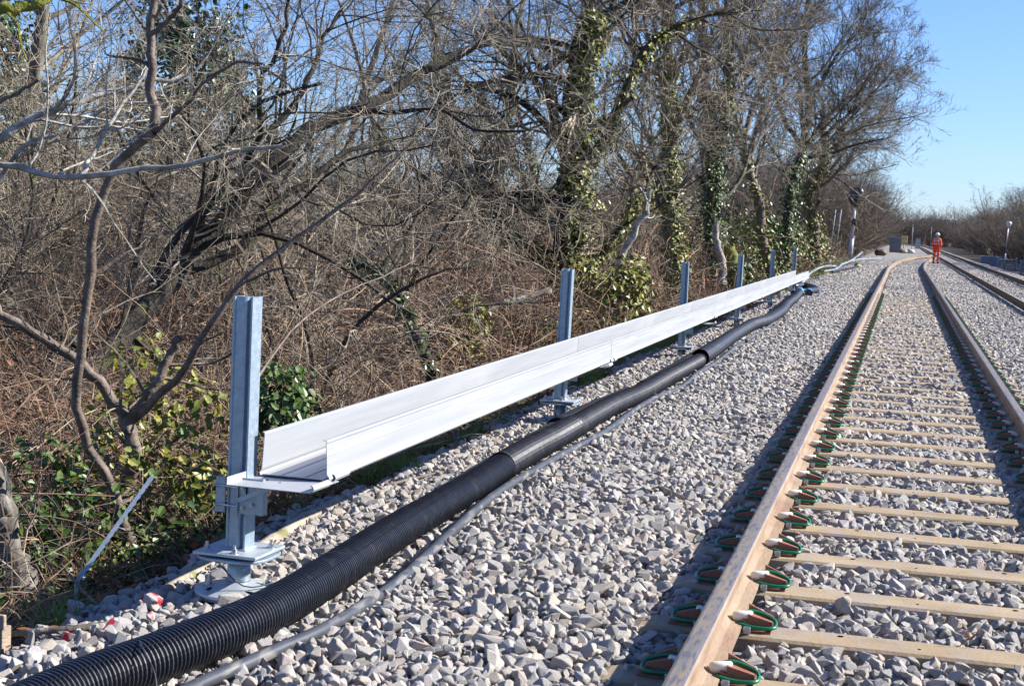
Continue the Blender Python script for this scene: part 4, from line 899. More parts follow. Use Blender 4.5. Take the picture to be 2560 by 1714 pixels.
for q, (lb, sd, li, iv, kids_, bm_) in enumerate([
   ('tall straight ivied trunk just left of the third post', 33, [([(-4.652, 33.000, -0.222), (-4.771, 33.000, 1.074), (-4.918, 33.000, 2.546), (-5.057, 33.000, 4.378), (-5.110, 33.000, 6.652)], .17, .10), ([(-4.969, 33.000, 3.465), (-4.432, 33.500, 4.625), (-3.810, 34.000, 5.805), (-3.487, 34.000, 6.641)], .07, .03), ([(-5.048, 33.000, 4.379), (-5.700, 32.500, 5.039), (-6.110, 32.000, 5.775)], .06, .03)], [(0, 3400, .20, .08, (.8, -.4, 0), .0, .75)], (16, 8, 5, 3), 'bark_grey'),
   ('ivied trunk between the third and fourth posts, green leaves up to half its height', 34, [([(-4.746, 41.000, -0.108), (-4.918, 41.000, 1.487), (-5.057, 41.000, 3.305), (-5.287, 41.000, 5.337), (-5.497, 41.000, 7.806)], .19, .10), ([(-5.044, 41.000, 3.078), (-4.721, 41.000, 3.997), (-4.705, 41.000, 5.688), (-4.837, 41.000, 7.366)], .13, .07), ([(-4.951, 41.000, 2.057), (-4.405, 41.500, 2.551), (-3.948, 42.000, 3.741), (-3.394, 43.000, 4.758)], .06, .03)], [(0, 3600, .25, .09, (.8, -.4, 0), .0, .62), (1, 1000, .2, .09, None, 0, .5)], (15, 8, 5, 3), 'bark_grey'),
   ('curved pale brown trunk rising between the fourth and fifth posts', 35, [([(-3.638, 47.000, 0.025), (-4.048, 47.000, 1.046), (-4.208, 47.000, 2.208), (-4.604, 47.000, 3.230), (-4.950, 47.000, 4.253), (-5.184, 47.000, 5.151), (-5.326, 47.000, 6.694), (-5.290, 47.000, 8.744)], .16, .09), ([(-4.805, 47.000, 3.999), (-4.550, 47.500, 5.470), (-3.891, 48.000, 6.836), (-3.260, 49.000, 8.285)], .09, .03)], [(0, 500, .12, .11, (.6, 0, 0), .0, .5)], (15, 8, 5, 3), 'bark_brown'),
   ('dark ivied trunk behind the fifth post with branches reaching over the line', 36, [([(-3.956, 55.000, -0.203), (-3.946, 55.000, 1.621), (-3.883, 56.000, 3.169), (-3.710, 57.000, 4.301), (-3.637, 58.000, 5.935), (-3.986, 59.000, 8.084), (-4.031, 60.000, 10.462)], .20, .08),
      ([(-3.883, 56.000, 3.169), (-3.384, 58.000, 4.364), (-2.260, 60.000, 5.240), (-1.231, 62.000, 6.120), (-0.317, 64.000, 7.155)], .12, .02), ([(-3.836, 57.000, 3.829), (-3.194, 59.000, 5.546), (-2.229, 61.000, 6.788), (-1.206, 63.000, 8.089)], .10, .02),
      ([(-3.637, 58.000, 5.935), (-3.058, 60.000, 7.731), (-2.369, 61.000, 8.999), (-1.897, 62.000, 10.125)], .09, .02), ([(-3.720, 57.000, 4.456), (-4.664, 57.000, 5.982), (-5.086, 57.000, 7.835), (-5.818, 57.000, 9.681)], .10, .03), ([(-3.472, 58.000, 4.519), (-2.415, 59.000, 5.730), (-1.403, 60.000, 6.803), (-0.687, 61.000, 7.890)], .08, .02)], [(0, 1500, .28, .10, None, .0, .4)], (20, 9, 5, 3), 'bark_dark'),
   ('shaggy brown trunk with peeling ivy stems beyond the last post', 37, [([(-3.408, 66.000, -0.098), (-3.626, 66.000, 1.705), (-3.918, 66.000, 2.959), (-3.653, 66.000, 3.872), (-3.407, 66.000, 4.781), (-3.606, 66.000, 6.567)], .22, .12), ([(-3.396, 66.000, 4.601), (-2.832, 66.500, 5.188), (-2.173, 67.000, 5.783), (-1.317, 68.000, 6.059)], .09, .03), ([(-3.653, 66.000, 3.872), (-2.931, 66.500, 3.919), (-2.528, 67.000, 4.319), (-2.508, 67.000, 4.865)], .12, .06)], [(0, 1700, .35, .11, None, .0, .8)], (14, 8, 5, 3), 'bark_brown')]):
    T('ivy_tree', li, sd, bm_, kids=kids_, lens=(.6, .55, .55, .6), L0=5.0, label=lb, ivy=iv, rmin=.007, ang=(40, 13), wob=.11, upw=.03, ivym='leaf' if q % 2 else 'leaf_yel')
# broken stump, log, fallen branches
T('mossy_stump', [([(-3.856, 40.000, -0.361), (-3.999, 40.000, 0.189), (-4.191, 40.000, 0.625), (-4.295, 40.000, 1.065)], .26, .14)], 38, 'moss', kids=(0,), lens=(.3,), label='mossy broken stump with ivy at its foot beside the fourth post', cat='stump', ivy=[(0, 500, .22, .13, None, 0, .6)])
T('splintered_trunk', [([(-4.381, 39.500, 0.071), (-4.391, 39.500, 0.622), (-4.548, 39.500, 1.055), (-4.611, 39.500, 1.382), (-4.583, 39.500, 1.659)], .12, .07)], 39, 'bark_pale', kids=(1,), lens=(.3,), L0=1.0, label='splintered pale trunk stub snapped off just left of the mossy stump', cat='stump', rmin=.006)
def log(name, pts, r, mt, label, cat='log', n=12, parent=None):
    m = MB(); P = smooth_path(pts, .08); rn = random.Random(len(label)); rs = [r*(1+.12*math.sin(k*.9)+rn.uniform(-.06, .06)) for k in range(len(P))]
    m.tube(P, rs, n); o = m.build(name, MT[mt]); tag(o, label, cat); return o
log('mossy_log', [(-5.293, 19.500, 0.225), (-5.028, 20.000, 0.357), (-4.590, 20.600, 0.525)], .042, 'bark_grey', 'pale fallen branch with yellow moss, left of the second post', 'log')
log('edge_log', [(-2.760, 6.522, -0.100), (-2.784, 6.855, -0.090), (-2.848, 7.355, -0.100), (-2.894, 7.922, -0.120), (-2.958, 8.532, -0.150)], .030, 'log', 'bare tan log lying on the ballast edge right of the nearest post')
log('edge_log', [(-2.771, 5.463, -0.130), (-2.803, 5.731, -0.110), (-2.829, 5.986, -0.100), (-2.861, 6.295, -0.120)], .030, 'log', 'bare tan log lying on the ballast edge left of the nearest post foot')
log('fallen_branch', [(-3.060, 4.949, -0.120), (-2.922, 4.982, -0.100), (-2.810, 5.031, -0.090), (-2.746, 5.180, -0.100)], .012, 'bark_grey', 'thin grey fallen branch lying level at the bottom left', 'branch', 8)
log('fallen_branch', [(-3.840, 6.692, -0.300), (-3.185, 5.805, -0.200), (-2.674, 5.172, -0.100)], .007, 'bark_grey', 'slender dark stick slanting down to the bottom left ballast', 'branch', 8)
log('fallen_branch', [(-2.767, 8.355, -0.080), (-2.671, 8.627, -0.070), (-2.603, 8.932, -0.070)], .009, 'bark_brown', 'thin brown stick lying on ballast behind the ribbed duct', 'branch', 8)
log('dead_stalk', [(-2.789, 9.970, -0.120), (-2.856, 10.144, -0.080), (-2.887, 10.208, -0.000)], .018, 'bark_brown', 'short brown stalk stump poking up behind the ribbed duct', 'stalk', 8)
for q, (y, h, lb) in enumerate([(12.95, .30, 'thin dark stalk standing in grass below the second trough length'), (13.3, .2, 'shorter dark stalk beside the taller one below the trough')]):
    log('dead_stalk', [(-2.93, y, -.15), (-2.94, y, h*.5-.1), (-2.93, y+.02, h)], .009, 'bark_dark', lb, 'stalk', 7)
# steel stake and timber post on the left
m = MB(); a = Vector((-3.529, 7.000, 0.108)); b = Vector((-3.535, 6.300, -0.269)); d = (b-a).normalized(); sx = d.cross(Vector((0, 1, 0))).normalized()
n = 34; vs = []
for k in range(n):
    p = a.lerp(b, k/(n-1)); wv = .004 if k % 2 else -.001
    vs += [p+sx*(.011+wv), p-sx*(.012+wv*.4), p-sx*(.012+wv*.4)+Vector((0, .014, .004)), p+sx*(.010+wv)+Vector((0, .003, 0))]
m.add(vs, [(k*4+j, k*4+(j+1) % 4, k*4+4+(j+1) % 4, k*4+4+j) for k in range(n-1) for j in range(4)]+[(0, 1, 2, 3), (n*4-4, n*4-1, n*4-2, n*4-3)])
m.tube([b, b+Vector((-.0, 0, -.12))], .009, 8); o = m.build('steel_stake', MT['galv']); tag(o, 'twisted galvanised stake leaning in the brambles left of the nearest post', 'stake')
t = empty('timber_post', (-3.006, 4.801, -0.250)); tv = Vector(t.location)
c = Vector((-3.048, 4.900, -0.106))-tv
m = MB(); m.box(c.x-.035, c.x+.028, c.y-.03, c.y+.03, -.2, c.z+.03, bev=.004); m.build('upright', MT['timber'], t)
m = MB(); m.box(c.x-.09, c.x+.046, c.y-.05, c.y-.0305, c.z+.031, c.z+.085, bev=.005); m.build('board', MT['timber'], t)
tag(t, 'weathered timber post with a sawn board on top at the bottom left corner', 'post')

# ivy bushes near the first post
def ivy_bush(name, blobs, n, size, mt, seed, label, stems=14):
    rg_ = np.random.default_rng(seed); base = Vector(blobs[0][0]); base.z = gz(base.x, 0)-.05; root = empty(name, base); parts = []; P = []
    for c, r in blobs:
        k = int(n*r[0]*r[2]/sum(b[1][0]*b[1][2] for b in blobs)); q = rg_.normal(0, 1, (k, 3)); q = norm(q)*rg_.uniform(.35, 1, (k, 1))**.5
        p = np.array(c)-np.array(base)+q*np.array(r); p += rg_.normal(0, .03, p.shape); cl = np.sin(p[:, 0]*17+1)*np.sin(p[:, 1]*15)*np.sin(p[:, 2]*19+2)
        p = p[cl > -.28]; q = q[cl > -.28]; P.append(p); parts.append(leaves(p, q+rg_.normal(0, .6, p.shape)+np.array([.4, -.2, .4]), size, rg_))
    V, Q = merge(parts); link('foliage', mesh_np('foliage', V, Q, MT[mt]), root)
    P = np.concatenate(P); e = P[rg_.integers(0, len(P), stems)]; s0 = np.concatenate([rg_.normal(0, .12, (stems, 2)), np.zeros((stems, 1))], 1)
    t_ = np.linspace(0, 1, 8)[None, :, None]; A = s0[:, None]*(1-t_)+e[:, None]*t_+rg_.normal(0, .02, (stems, 8, 3)); A[..., 2] += (.12*np.sin(np.linspace(0, np.pi, 8)))[None]
    V, Q = tubes([(A, np.repeat(np.linspace(.005, .002, 8)[None], stems, 0), 4)]); link('stems', mesh_np('stems', V, Q, MT['twig_red']), root)
    tag(root, label, 'ivy bush'); return root
ivy_bush('ivy_bush', [((-4.409, 8.600, 0.488), (.22, .25, .16)), ((-4.434, 8.500, 0.151), (.30, .3, .22)), ((-4.093, 8.500, 0.256), (.30, .3, .2)), ((-4.020, 8.200, -0.038), (.32, .3, .2)), ((-4.329, 8.000, -0.036), (.3, .3, .2)), ((-3.732, 8.000, -0.085), (.22, .2, .14))], 1000, .055, 'leaf_yel', 61,
         'yellow green ivy bush left of the nearest post, around the brown sapling')
ivy_bush('ivy_bush', [((-3.527, 8.600, 0.418), (.18, .2, .13)), ((-3.358, 8.400, 0.296), (.16, .2, .11)), ((-3.563, 8.500, 0.296), (.16, .2, .15))], 1000, .05, 'leaf', 62, 'dark green glossy ivy bush just right of the nearest post above the trough')
ivy_bush('ivy_bush', [((-4.480, 7.600, -0.040), (.35, .3, .22)), ((-4.339, 7.200, -0.246), (.25, .25, .2)), ((-4.093, 7.300, -0.195), (.25, .25, .18))], 450, .055, 'leaf', 63, 'low ivy patch behind the grey trunk at the left edge')
ivy_bush('ivy_bush', [((-4.860, 17.500, 0.223), (.3, .3, .32)), ((-4.845, 17.300, -0.019), (.25, .3, .2))], 600, .07, 'leaf_yel', 64, 'small ivy clump with reddish leaves behind the nearest trough, left of the second post')
ivy_bush('ivy_bush', [((-4.208, 24.000, 0.257), (.5, .5, .5)), ((-4.174, 24.500, 0.587), (.4, .4, .4)), ((-4.821, 24.200, 0.559), (.3, .3, .35))], 1300, .09, 'leaf_yel', 65, 'ivy clump with orange leaf patches right of the second post')

# evergreen masses at the upper left
def evergreen(loc, rad, h, n, seed, label, size=.13):
    rg_ = np.random.default_rng(seed); root = empty('evergreen_tree', loc); q = norm(rg_.normal(0, 1, (n, 3)))*rg_.uniform(.5, 1, (n, 1))**.6
    lump = 1+.22*np.sin(q[:, 0]*5+seed)*np.sin(q[:, 2]*6)+.12*np.sin(q[:, 1]*11)
    prof = np.clip(1.15-.55*(q[:, 2]+1)/2, .3, 1.2)
    p = q*lump[:, None]*np.array([rad, rad, h/2]); p[:, :2] *= prof[:, None]; p[:, 2] += h*.55
    keep = np.sin(p[:, 0]*2.9+seed)*np.sin(p[:, 1]*3.1)*np.sin(p[:, 2]*2.7) > -.30; p = p[keep]; q = q[keep]
    V, Q = leaves(p, q+rg_.normal(0, .5, p.shape), size, rg_); link('crown', mesh_np('crown', V, Q, MT['leaf_dark']), root)
    G = Grow(seed); t = G.level(np.zeros((1, 3)), np.array([[0, 0, 1.]]), np.array([h*.9]), np.array([.18]), 10, .03, 0, .2); V, Q = tubes([(t[0], t[1], 10)]); link('trunk', mesh_np('trunk', V, Q, MT['bark_dark'], smooth=True), root)
    tag(root, label, 'evergreen tree')
evergreen((-20.5, 42, -.2), 3.0, 7.6, 12000, 71, 'dark green evergreen dome seen through branches at the upper left', .16)
evergreen((-17.5, 27, -.2), 1.7, 6.0, 9000, 72, 'dark evergreen tree behind the tangle, left of the larger dome', .12)
evergreen((-23, 33, -.2), 2.2, 8.5, 9000, 73, 'shadowy evergreen tree at the far upper left corner', .15)

# --- row of bare trees along the line and in the wood
tall = [tree_variant(800+k, 'tall') for k in range(5)]; thorn = [tree_variant(850+k, 'thorn') for k in range(5)]
def ivy_for(v, n, thick, size, seed, mt, t1=.55):
    V, Q = ivy_on([tuple(p) for p in v[2][0]], float(v[3][0, 0]), float(v[3][0, -1]), n, thick, np.random.default_rng(seed), size, (.3, -.3, 0), 0, t1)
    return mesh_np('ivy', V, Q, MT[mt])
ivs = [ivy_for(tall[k], 1500, .20, .11, k, 'leaf_yel' if k % 2 else 'leaf') for k in range(5)]
rn = random.Random(9)
for k, (x, y, s) in enumerate([(-8.4, 17.5, .8), (-5.0, 12.8, .7), (-8.2, 10.8, .9), (-6.4, 15.8, .75), (-9.4, 20.5, 1.0), (-9.8, 14.5, 1.1), (-6.3, 18.0, .95), (-8.6, 19.0, 1.1), (-11.2, 17.5, 1.1), 
                               (-7.6, 23.5, 1.05), (-10.2, 23.5, 1.2), (-8.8, 29.5, 1.1), (-12.8, 21, 1.2), (-13.5, 27, 1.2), (-10.5, 34, 1.1), (-6.2, 44, 1.0)]):
    place_tree('thorn_tree', thorn[k % 5], (x, y, gz(x, y)-.05), rn.uniform(0, 6.28), s, 'tangled bare thorn tree in the front of the wood behind the trough', 'thorn trees behind the trough')
for k in range(24):
    y = 31+k*3.5+rn.uniform(-1, 1); x = -rn.uniform(8.2, 11.5) if y < 60 else -rn.uniform(9.0, 11.5)
    i = k % 5; sc = rn.uniform(.75, 1.0)*(1 if y < 55 else .72 if y < 85 else .6)
    place_tree('bare_tree', tall[i], (x, y, gz(x, y)-.1), rn.uniform(0, 6.28), sc, 'bare ivied tree in the row along the left of the tracks', 'bare trees along the line', lean=(rn.gauss(0, .05), rn.gauss(.02, .05)), ivy=ivs[i])
for k in range(10):
    y = rn.uniform(18, 75); x = -rn.uniform(12, 30); 
    if x < -y*.62-4: x = -rn.uniform(11, 16)
    i = k % 5; place_tree('bare_tree', tall[i], (x, y, gz(x, y)-.1), rn.uniform(0, 6.28), rn.uniform(.7, 1.0), 'thin bare tree standing deep in the wood', 'bare trees deep in the wood', lean=(rn.gauss(0, .06), rn.gauss(0, .06)))
# far hedge lines, left and right of the tracks
for k in range(60):
    y = 102+k*2.2+rn.uniform(-2, 2); x = -rn.uniform(5.2, 9.5)-(2.2 if y < 130 else 0); i = k % 5
    place_tree('bare_tree', tall[i], (x, y, -.5), rn.uniform(0, 6.28), rn.uniform(.66, .82)*(1 if y > 125 else .75), 'far bare tree in the grey bank of trees beyond the signal', 'far bare trees left of the tracks', lean=(rn.gauss(0, .05), rn.gauss(.05, .05)))
for k in range(40):
    y = 92+k*5+rn.uniform(-2, 2); x = rn.uniform(10.0, 16)+(y-95)*.01; i = (k*3+1) % 5
    place_tree('bare_tree', tall[i], (x, y, -.4), rn.uniform(0, 6.28), rn.uniform(.48, .68) if k > 2 else .72, 'far bare tree in the thicket right of the tracks', 'far bare trees right of the tracks')
for x, y, i_ in ((11.0, 50.5, 0), (12.5, 59.5, 3)):
    place_tree('bare_tree', tall[i_], (x, y, -.4), i_*1.7, .9, 'bare tree just outside the right edge whose shadow crosses the tracks', 'bare trees whose shadows cross the tracks')
rg = np.random.default_rng(31)
n = 760; Y = 85+335*rg.random(n)**1.5; X = rg.uniform(9.5, 26, n)+(Y-90)*.008; s = rg.uniform(1.1, 1.7, n)
n2 = 760; Y2 = 112+310*rg.random(n2)**1.5; X2 = -rg.uniform(4.4, 18, n2); X2 = np.where(Y2 > 300, X2+(Y2-300)*-.02, X2)
n3 = 520; Y3 = rg.uniform(400, 520, n3); X3 = rg.uniform(-70, 60, n3)
X = np.concatenate([X, X2, X3]); Y = np.concatenate([Y, Y2, Y3]); s = np.concatenate([s, rg.uniform(1.2, 1.9, n2), rg.uniform(1.5, 2.3, n3)]); n = len(X)
scatter('far_scrub', np.stack([X, Y, np.full(n, -.5)], -1), np.stack([rg.normal(0, .1, n), rg.normal(0, .1, n), rg.uniform(0, 6.28, n)], -1), np.stack([s*1.3, s*1.3, s], -1), rg.integers(0, 3, n), bj,
        label='grey brown scrub lining both sides of the tracks in the distance', cat='scrub')

# ------------------------------------------------------------------ hills on the horizon
xs = np.linspace(-900, 1100, 120); ysr = np.linspace(1500, 2600, 14); X, Y = np.meshgrid(xs, ysr)
prof = np.sin(np.pi*(Y-1500)/1100)**.7; Z = prof*(9+10*np.sin(X*.0055+1)+5*np.sin(X*.017)+3*np.sin(X*.06))+3
V = np.stack([X, Y, Z], -1).reshape(-1, 3); nx = len(xs); ny = len(ysr); i = np.arange(ny-1)[:, None]*nx+np.arange(nx-1)[None]; Q = np.stack([i, i+1, i+nx+1, i+nx], -1).reshape(-1, 4)
g = link('hills', mesh_np('hills', V, Q, MT['hill'], smooth=True)); g['kind'] = 'structure'

# ------------------------------------------------------------------ signal, cabinets, lamp, small things far down the line
t = empty('rail_signal', (-3.0, 94, -.12)); t.scale = (1.08, 1.08, 1.08); 
m = MB(); m.tube([(0, 0, 0), (.05, 0, 1.35)], .13, 14); m.tube([(.05, 0, 1.35), (.10, 0, 3.0)], .085, 14); m.build('post', MT['sigpost'], t)
m = MB()
for z in (.0, 1.35): m.disc((.0+z*.04, 0, z), .17, .04, 16)
m.build('collar', MT['sigpost'], t)
m = MB(); m.box(-.08, .22, -.14, .14, 1.98, 2.36, bev=.02); m.build('number_box', MT['black'], t)
m = MB(); vs = []; n = 18
for z, r_ in ((2.80, .08), (3.02, .11), (3.15, .26), (3.35, .38), (3.65, .42), (3.92, .38), (4.05, .24), (4.08, .05)):
    for k in range(n):
        a = 2*math.pi*k/n; q = r_*(1+.07*math.sin(3*a+z*4)+.04*math.sin(7*a)); vs.append((.12+q*math.cos(a), q*.8*math.sin(a), z))
m.add(vs, [(i*n+k, i*n+(k+1) % n, (i+1)*n+(k+1) % n, (i+1)*n+k) for i in range(7) for k in range(n)]+[tuple(range(n)), tuple(range(7*n, 8*n))], 0, True); hd = m.build('bagged_head', MT['black'], t)
m = MB()
for s_ in (1, -1): m.bar((.08-.12, -.36, 3.52-.13*s_), (.08+.12, -.36, 3.52+.13*s_), .022, .012, upv=(0, 1, 0))
m.build('tape_cross', MT['blue'], hd)
tag(t, 'signal post with its head bagged in black plastic and a blue tape cross', 'signal')
t = empty('ladder', (-4.0, 93, -.2))
for x_ in (-.16, .16):
    m = MB(); m.tube([(x_, 0, 0), (x_+.22, 0, 3.1)], .03, 8); m.build('rail', MT['pipegrey'], t)
for k in range(9):
    m = MB(); z = .35+k*.31; m.tube([(-.16+.071*z, 0, z), (.16+.071*z, 0, z)], .018, 8); m.build('rung', MT['pipegrey'], t)
tag(t, 'pale ladder standing by the trees left of the bagged signal', 'ladder')
def cabinet(loc, w_, d_, h_, mt, name, label):
    t = empty(name, loc); m = MB(); m.box(-w_/2, w_/2, -d_/2, d_/2, .08, h_-.06, bev=.015); m.build('body', mt, t)
    m = MB(); m.box(-w_/2-.03, w_/2+.03, -d_/2-.03, d_/2+.03, h_-.058, h_, bev=.01); m.build('lid', MT['galvlight'], t)
    m = MB(); m.box(-w_/2+.03, w_/2-.03, -d_/2+.02, d_/2-.02, 0, .078); m.build('plinth', MT['concrete'], t)
    for s_ in (-1, 1):
        m = MB(); m.box(min(s_*.02, s_*(w_/2-.05)), max(s_*.02, s_*(w_/2-.05)), -d_/2-.014, -d_/2-.002, .14, h_-.12, bev=.004); dr = m.build('door', mt, t)
        m = MB(); m.box(s_*.06-.01, s_*.06+.01, -d_/2-.03, -d_/2-.0145, h_*.5-.06, h_*.5+.06); m.build('handle', MT['bolt'], dr)
    tag(t, label, 'cabinet'); return t
cabinet((-.75, 160, -.15), 1.12, .7, 1.62, MT['cabinet'], 'equipment_cabinet', 'grey trackside cabinet beyond the curve of the near track')
t = empty('yellow_box', (.10, 175, -.1)); m = MB(); m.box(-.32, .32, -.2, .2, .95, 1.75, bev=.03); m.build('box', MT['yellow'], t); m = MB(); m.tube([(0, .1, 0), (0, .1, 1.0)], .06, 8); m.build('leg', MT['sigpost'], t)
m = MB(); m.box(.2, .26, -.215, -.202, 1.1, 1.3); m.build('handle', MT['bolt'], t)
tag(t, 'pale yellow trackside box on a leg right of the grey cabinet', 'box')
def sack(loc, s, label, mt='bag'):
    bm = bmesh.new(); bmesh.ops.create_icosphere(bm, subdivisions=3, radius=1)
    for v in bm.verts:
        n_ = mnoise.noise(v.co*1.7+Vector(loc)); v.co = Vector((v.co.x*s*(1+.25*n_), v.co.y*s*.8*(1+.2*n_), (v.co.z*.62+.52)*s*(1+.2*n_)))
        v.co.z = max(v.co.z, 0)
    m = MB(); m.bm(bm, sm=True); o = m.build('sack', MT[mt]); o.location = loc; tag(o, label, 'sack', 'sacks by the grey cabinet')
sack((.02, 157, -.1), .42, 'brown bulky sack at the foot of the grey cabinet', 'log'); sack((.75, 158, -.1), .40, 'pale white sack, rightmost beside the grey cabinet')
def mast(loc, h, r, mt, label, name='mast'):
    m = MB(); m.tube([(0, 0, 0), (0, 0, h)], [r, r*.8], 8); m.disc((0, 0, 0), r*2.4, .03, 8); m.disc((0, 0, h), r*1.3, .05, 8); o = m.build(name, MT[mt]); o.location = loc; tag(o, label, 'mast')
mast((.85, 166, -.1), 2.9, .035, 'sigpost', 'thin grey mast right of the yellow box')
t = empty('lamp_post', (7.3, 120, -.45)); m = MB(); m.tube([(0, 0, 0), (.0, 0, 1.1)], .07, 10); m.tube([(0, 0, 1.1), (.08, 0, 3.0)], .035, 10); m.build('post', MT['galvlight'], t)
m = MB(); m.tube([(.08, 0, 3.0), (.09, -.02, 3.12), (.10, -.05, 3.36), (.10, -.05, 3.44)], [.06, .12, .21, .15], 12); m.build('lamp_head', MT['white'], t)
tag(t, 'slim lamp post with a flared white head right of the tracks', 'lamp post')
t = empty('location_case', (2.05, 235, -.1)); m = MB(); m.box(-.35, .35, -.25, .25, .02, 1.45, bev=.03); m.build('body', MT['galvlight'], t); m = MB(); m.box(-.4, .4, -.3, .3, 1.4505, 1.5, bev=.01); m.build('lid', MT['galvlight'], t)
m = MB(); m.box(-.29, .29, -.265, -.252, .15, 1.35); m.build('door', MT['galvlight'], t)
tag(t, 'small pale case between the tracks far beyond the worker', 'cabinet')
t = empty('low_cabinet', (6.6, 125, -.4)); m = MB(); m.box(-.75, .75, -.4, .4, 0, .70, bev=.02); m.build('body', MT['concrete'], t); m = MB(); m.box(-.8, .8, -.45, .45, .7005, .76); m.build('lid', MT['galvlight'], t); tag(t, 'low grey cabinet beside the lamp post', 'cabinet')
# stacked trough units and pallets at the right
def unit_stack(loc, cols, rows, lb, w_=.95, h_=.17, name='trough_unit'):
    for c_ in range(cols):
        for r_ in range(rows - (0 if c_ == 0 else 0)):
            m = MB(); x0 = c_*(w_+.05); z0 = r_*(h_+.02)
            prof = [(x0, z0), (x0+w_, z0), (x0+w_, z0+h_), (x0+w_-.08, z0+h_), (x0+w_-.08, z0+.05), (x0+.08, z0+.05), (x0+.08, z0+h_), (x0, z0+h_)]
            m.add([(a, 0, b) for a, b in prof]+[(a, 1.0, b) for a, b in prof], [(k, (k+1) % 8, 8+(k+1) % 8, 8+k) for k in range(8)]+[tuple(range(8))[::-1], tuple(range(8, 16))])
            o = m.build(name, MT['concrete']); o.location = loc; tag(o, lb % (['bottom', 'second', 'third', 'fourth', 'top'][r_] if cols == 1 else '%s' % ['bottom', 'second', 'third', 'fourth', 'top'][r_]), 'concrete trough', 'stacked concrete troughs at the right edge')
unit_stack((7.05, 100, -.5), 1, 5, 'blue grey concrete trough, %s layer of the stack at the right edge', 1.5)
unit_stack((6.35, 112, -.5), 1, 5, 'dark blue concrete trough, %s layer of the farther stack', 1.3)
# grey pipes, coils and litter left of the near track in the distance
for k, (pts, lb) in enumerate([
        ([(-2.55, 40.5, .04), (-2.7, 44, .05), (-2.85, 48, .06), (-2.95, 52, .05)], 'pale grey pipe lying beyond the hooked black duct end'),
        ([(-2.9, 50, .05), (-3.1, 56, .12), (-3.0, 62, .22), (-2.75, 66, .2), (-2.8, 70, .05), (-2.95, 66, .0)], 'looped pale grey pipe coiled on the ballast edge'),
        ([(-2.95, 62, .05), (-2.65, 66, .08), (-2.6, 72, .2), (-2.85, 78, .08)], 'grey pipe loop overlapping the coiled one'),
        ([(-2.9, 70, .05), (-2.75, 76, .1), (-2.5, 84, .25), (-2.2, 90, .6)], 'grey pipe with its end sticking up left of the near rail'),
        ([(-2.8, 80, .1), (-2.3, 88, .2), (-1.8, 96, .15), (-1.3, 104, .1)], 'long pale grey pipe running away beyond the signal')]):
    m = MB(); m.tube(smooth_path([(a, b, c-.05) for a, b, c in pts], .4), .045, 8); o = m.build('grey_pipe', MT['pipegrey']); tag(o, lb, 'pipe', 'grey pipes beyond the trough')
sack((-1.95, 74, -.05), .16, 'small yellow white bag lying on the ballast', 'yellow'); sack((-2.1, 78, -.05), .15, 'small teal bag lying on the ballast', 'green')
sack((-1.7, 128, -.1), .5, 'rust brown heap at the ballast edge beyond the signal', 'bark_brown')
log('black_pipe', [(-2.6, 62, .0), (-2.3, 67, .03), (-2.05, 72, .03)], .05, 'black', 'short black pipe lying beside the small yellow bag', 'pipe', 8)
for k, (x, y, h, lb) in enumerate([(9.2, 128, 2.6, 'thin grey pole in the thicket right of the lamp post'), (4.9, 300, 4.0, 'thin far pole beside the vanishing tracks')]):
    mast((x, y, -.4), h, .04, 'sigpost', lb, 'pole')

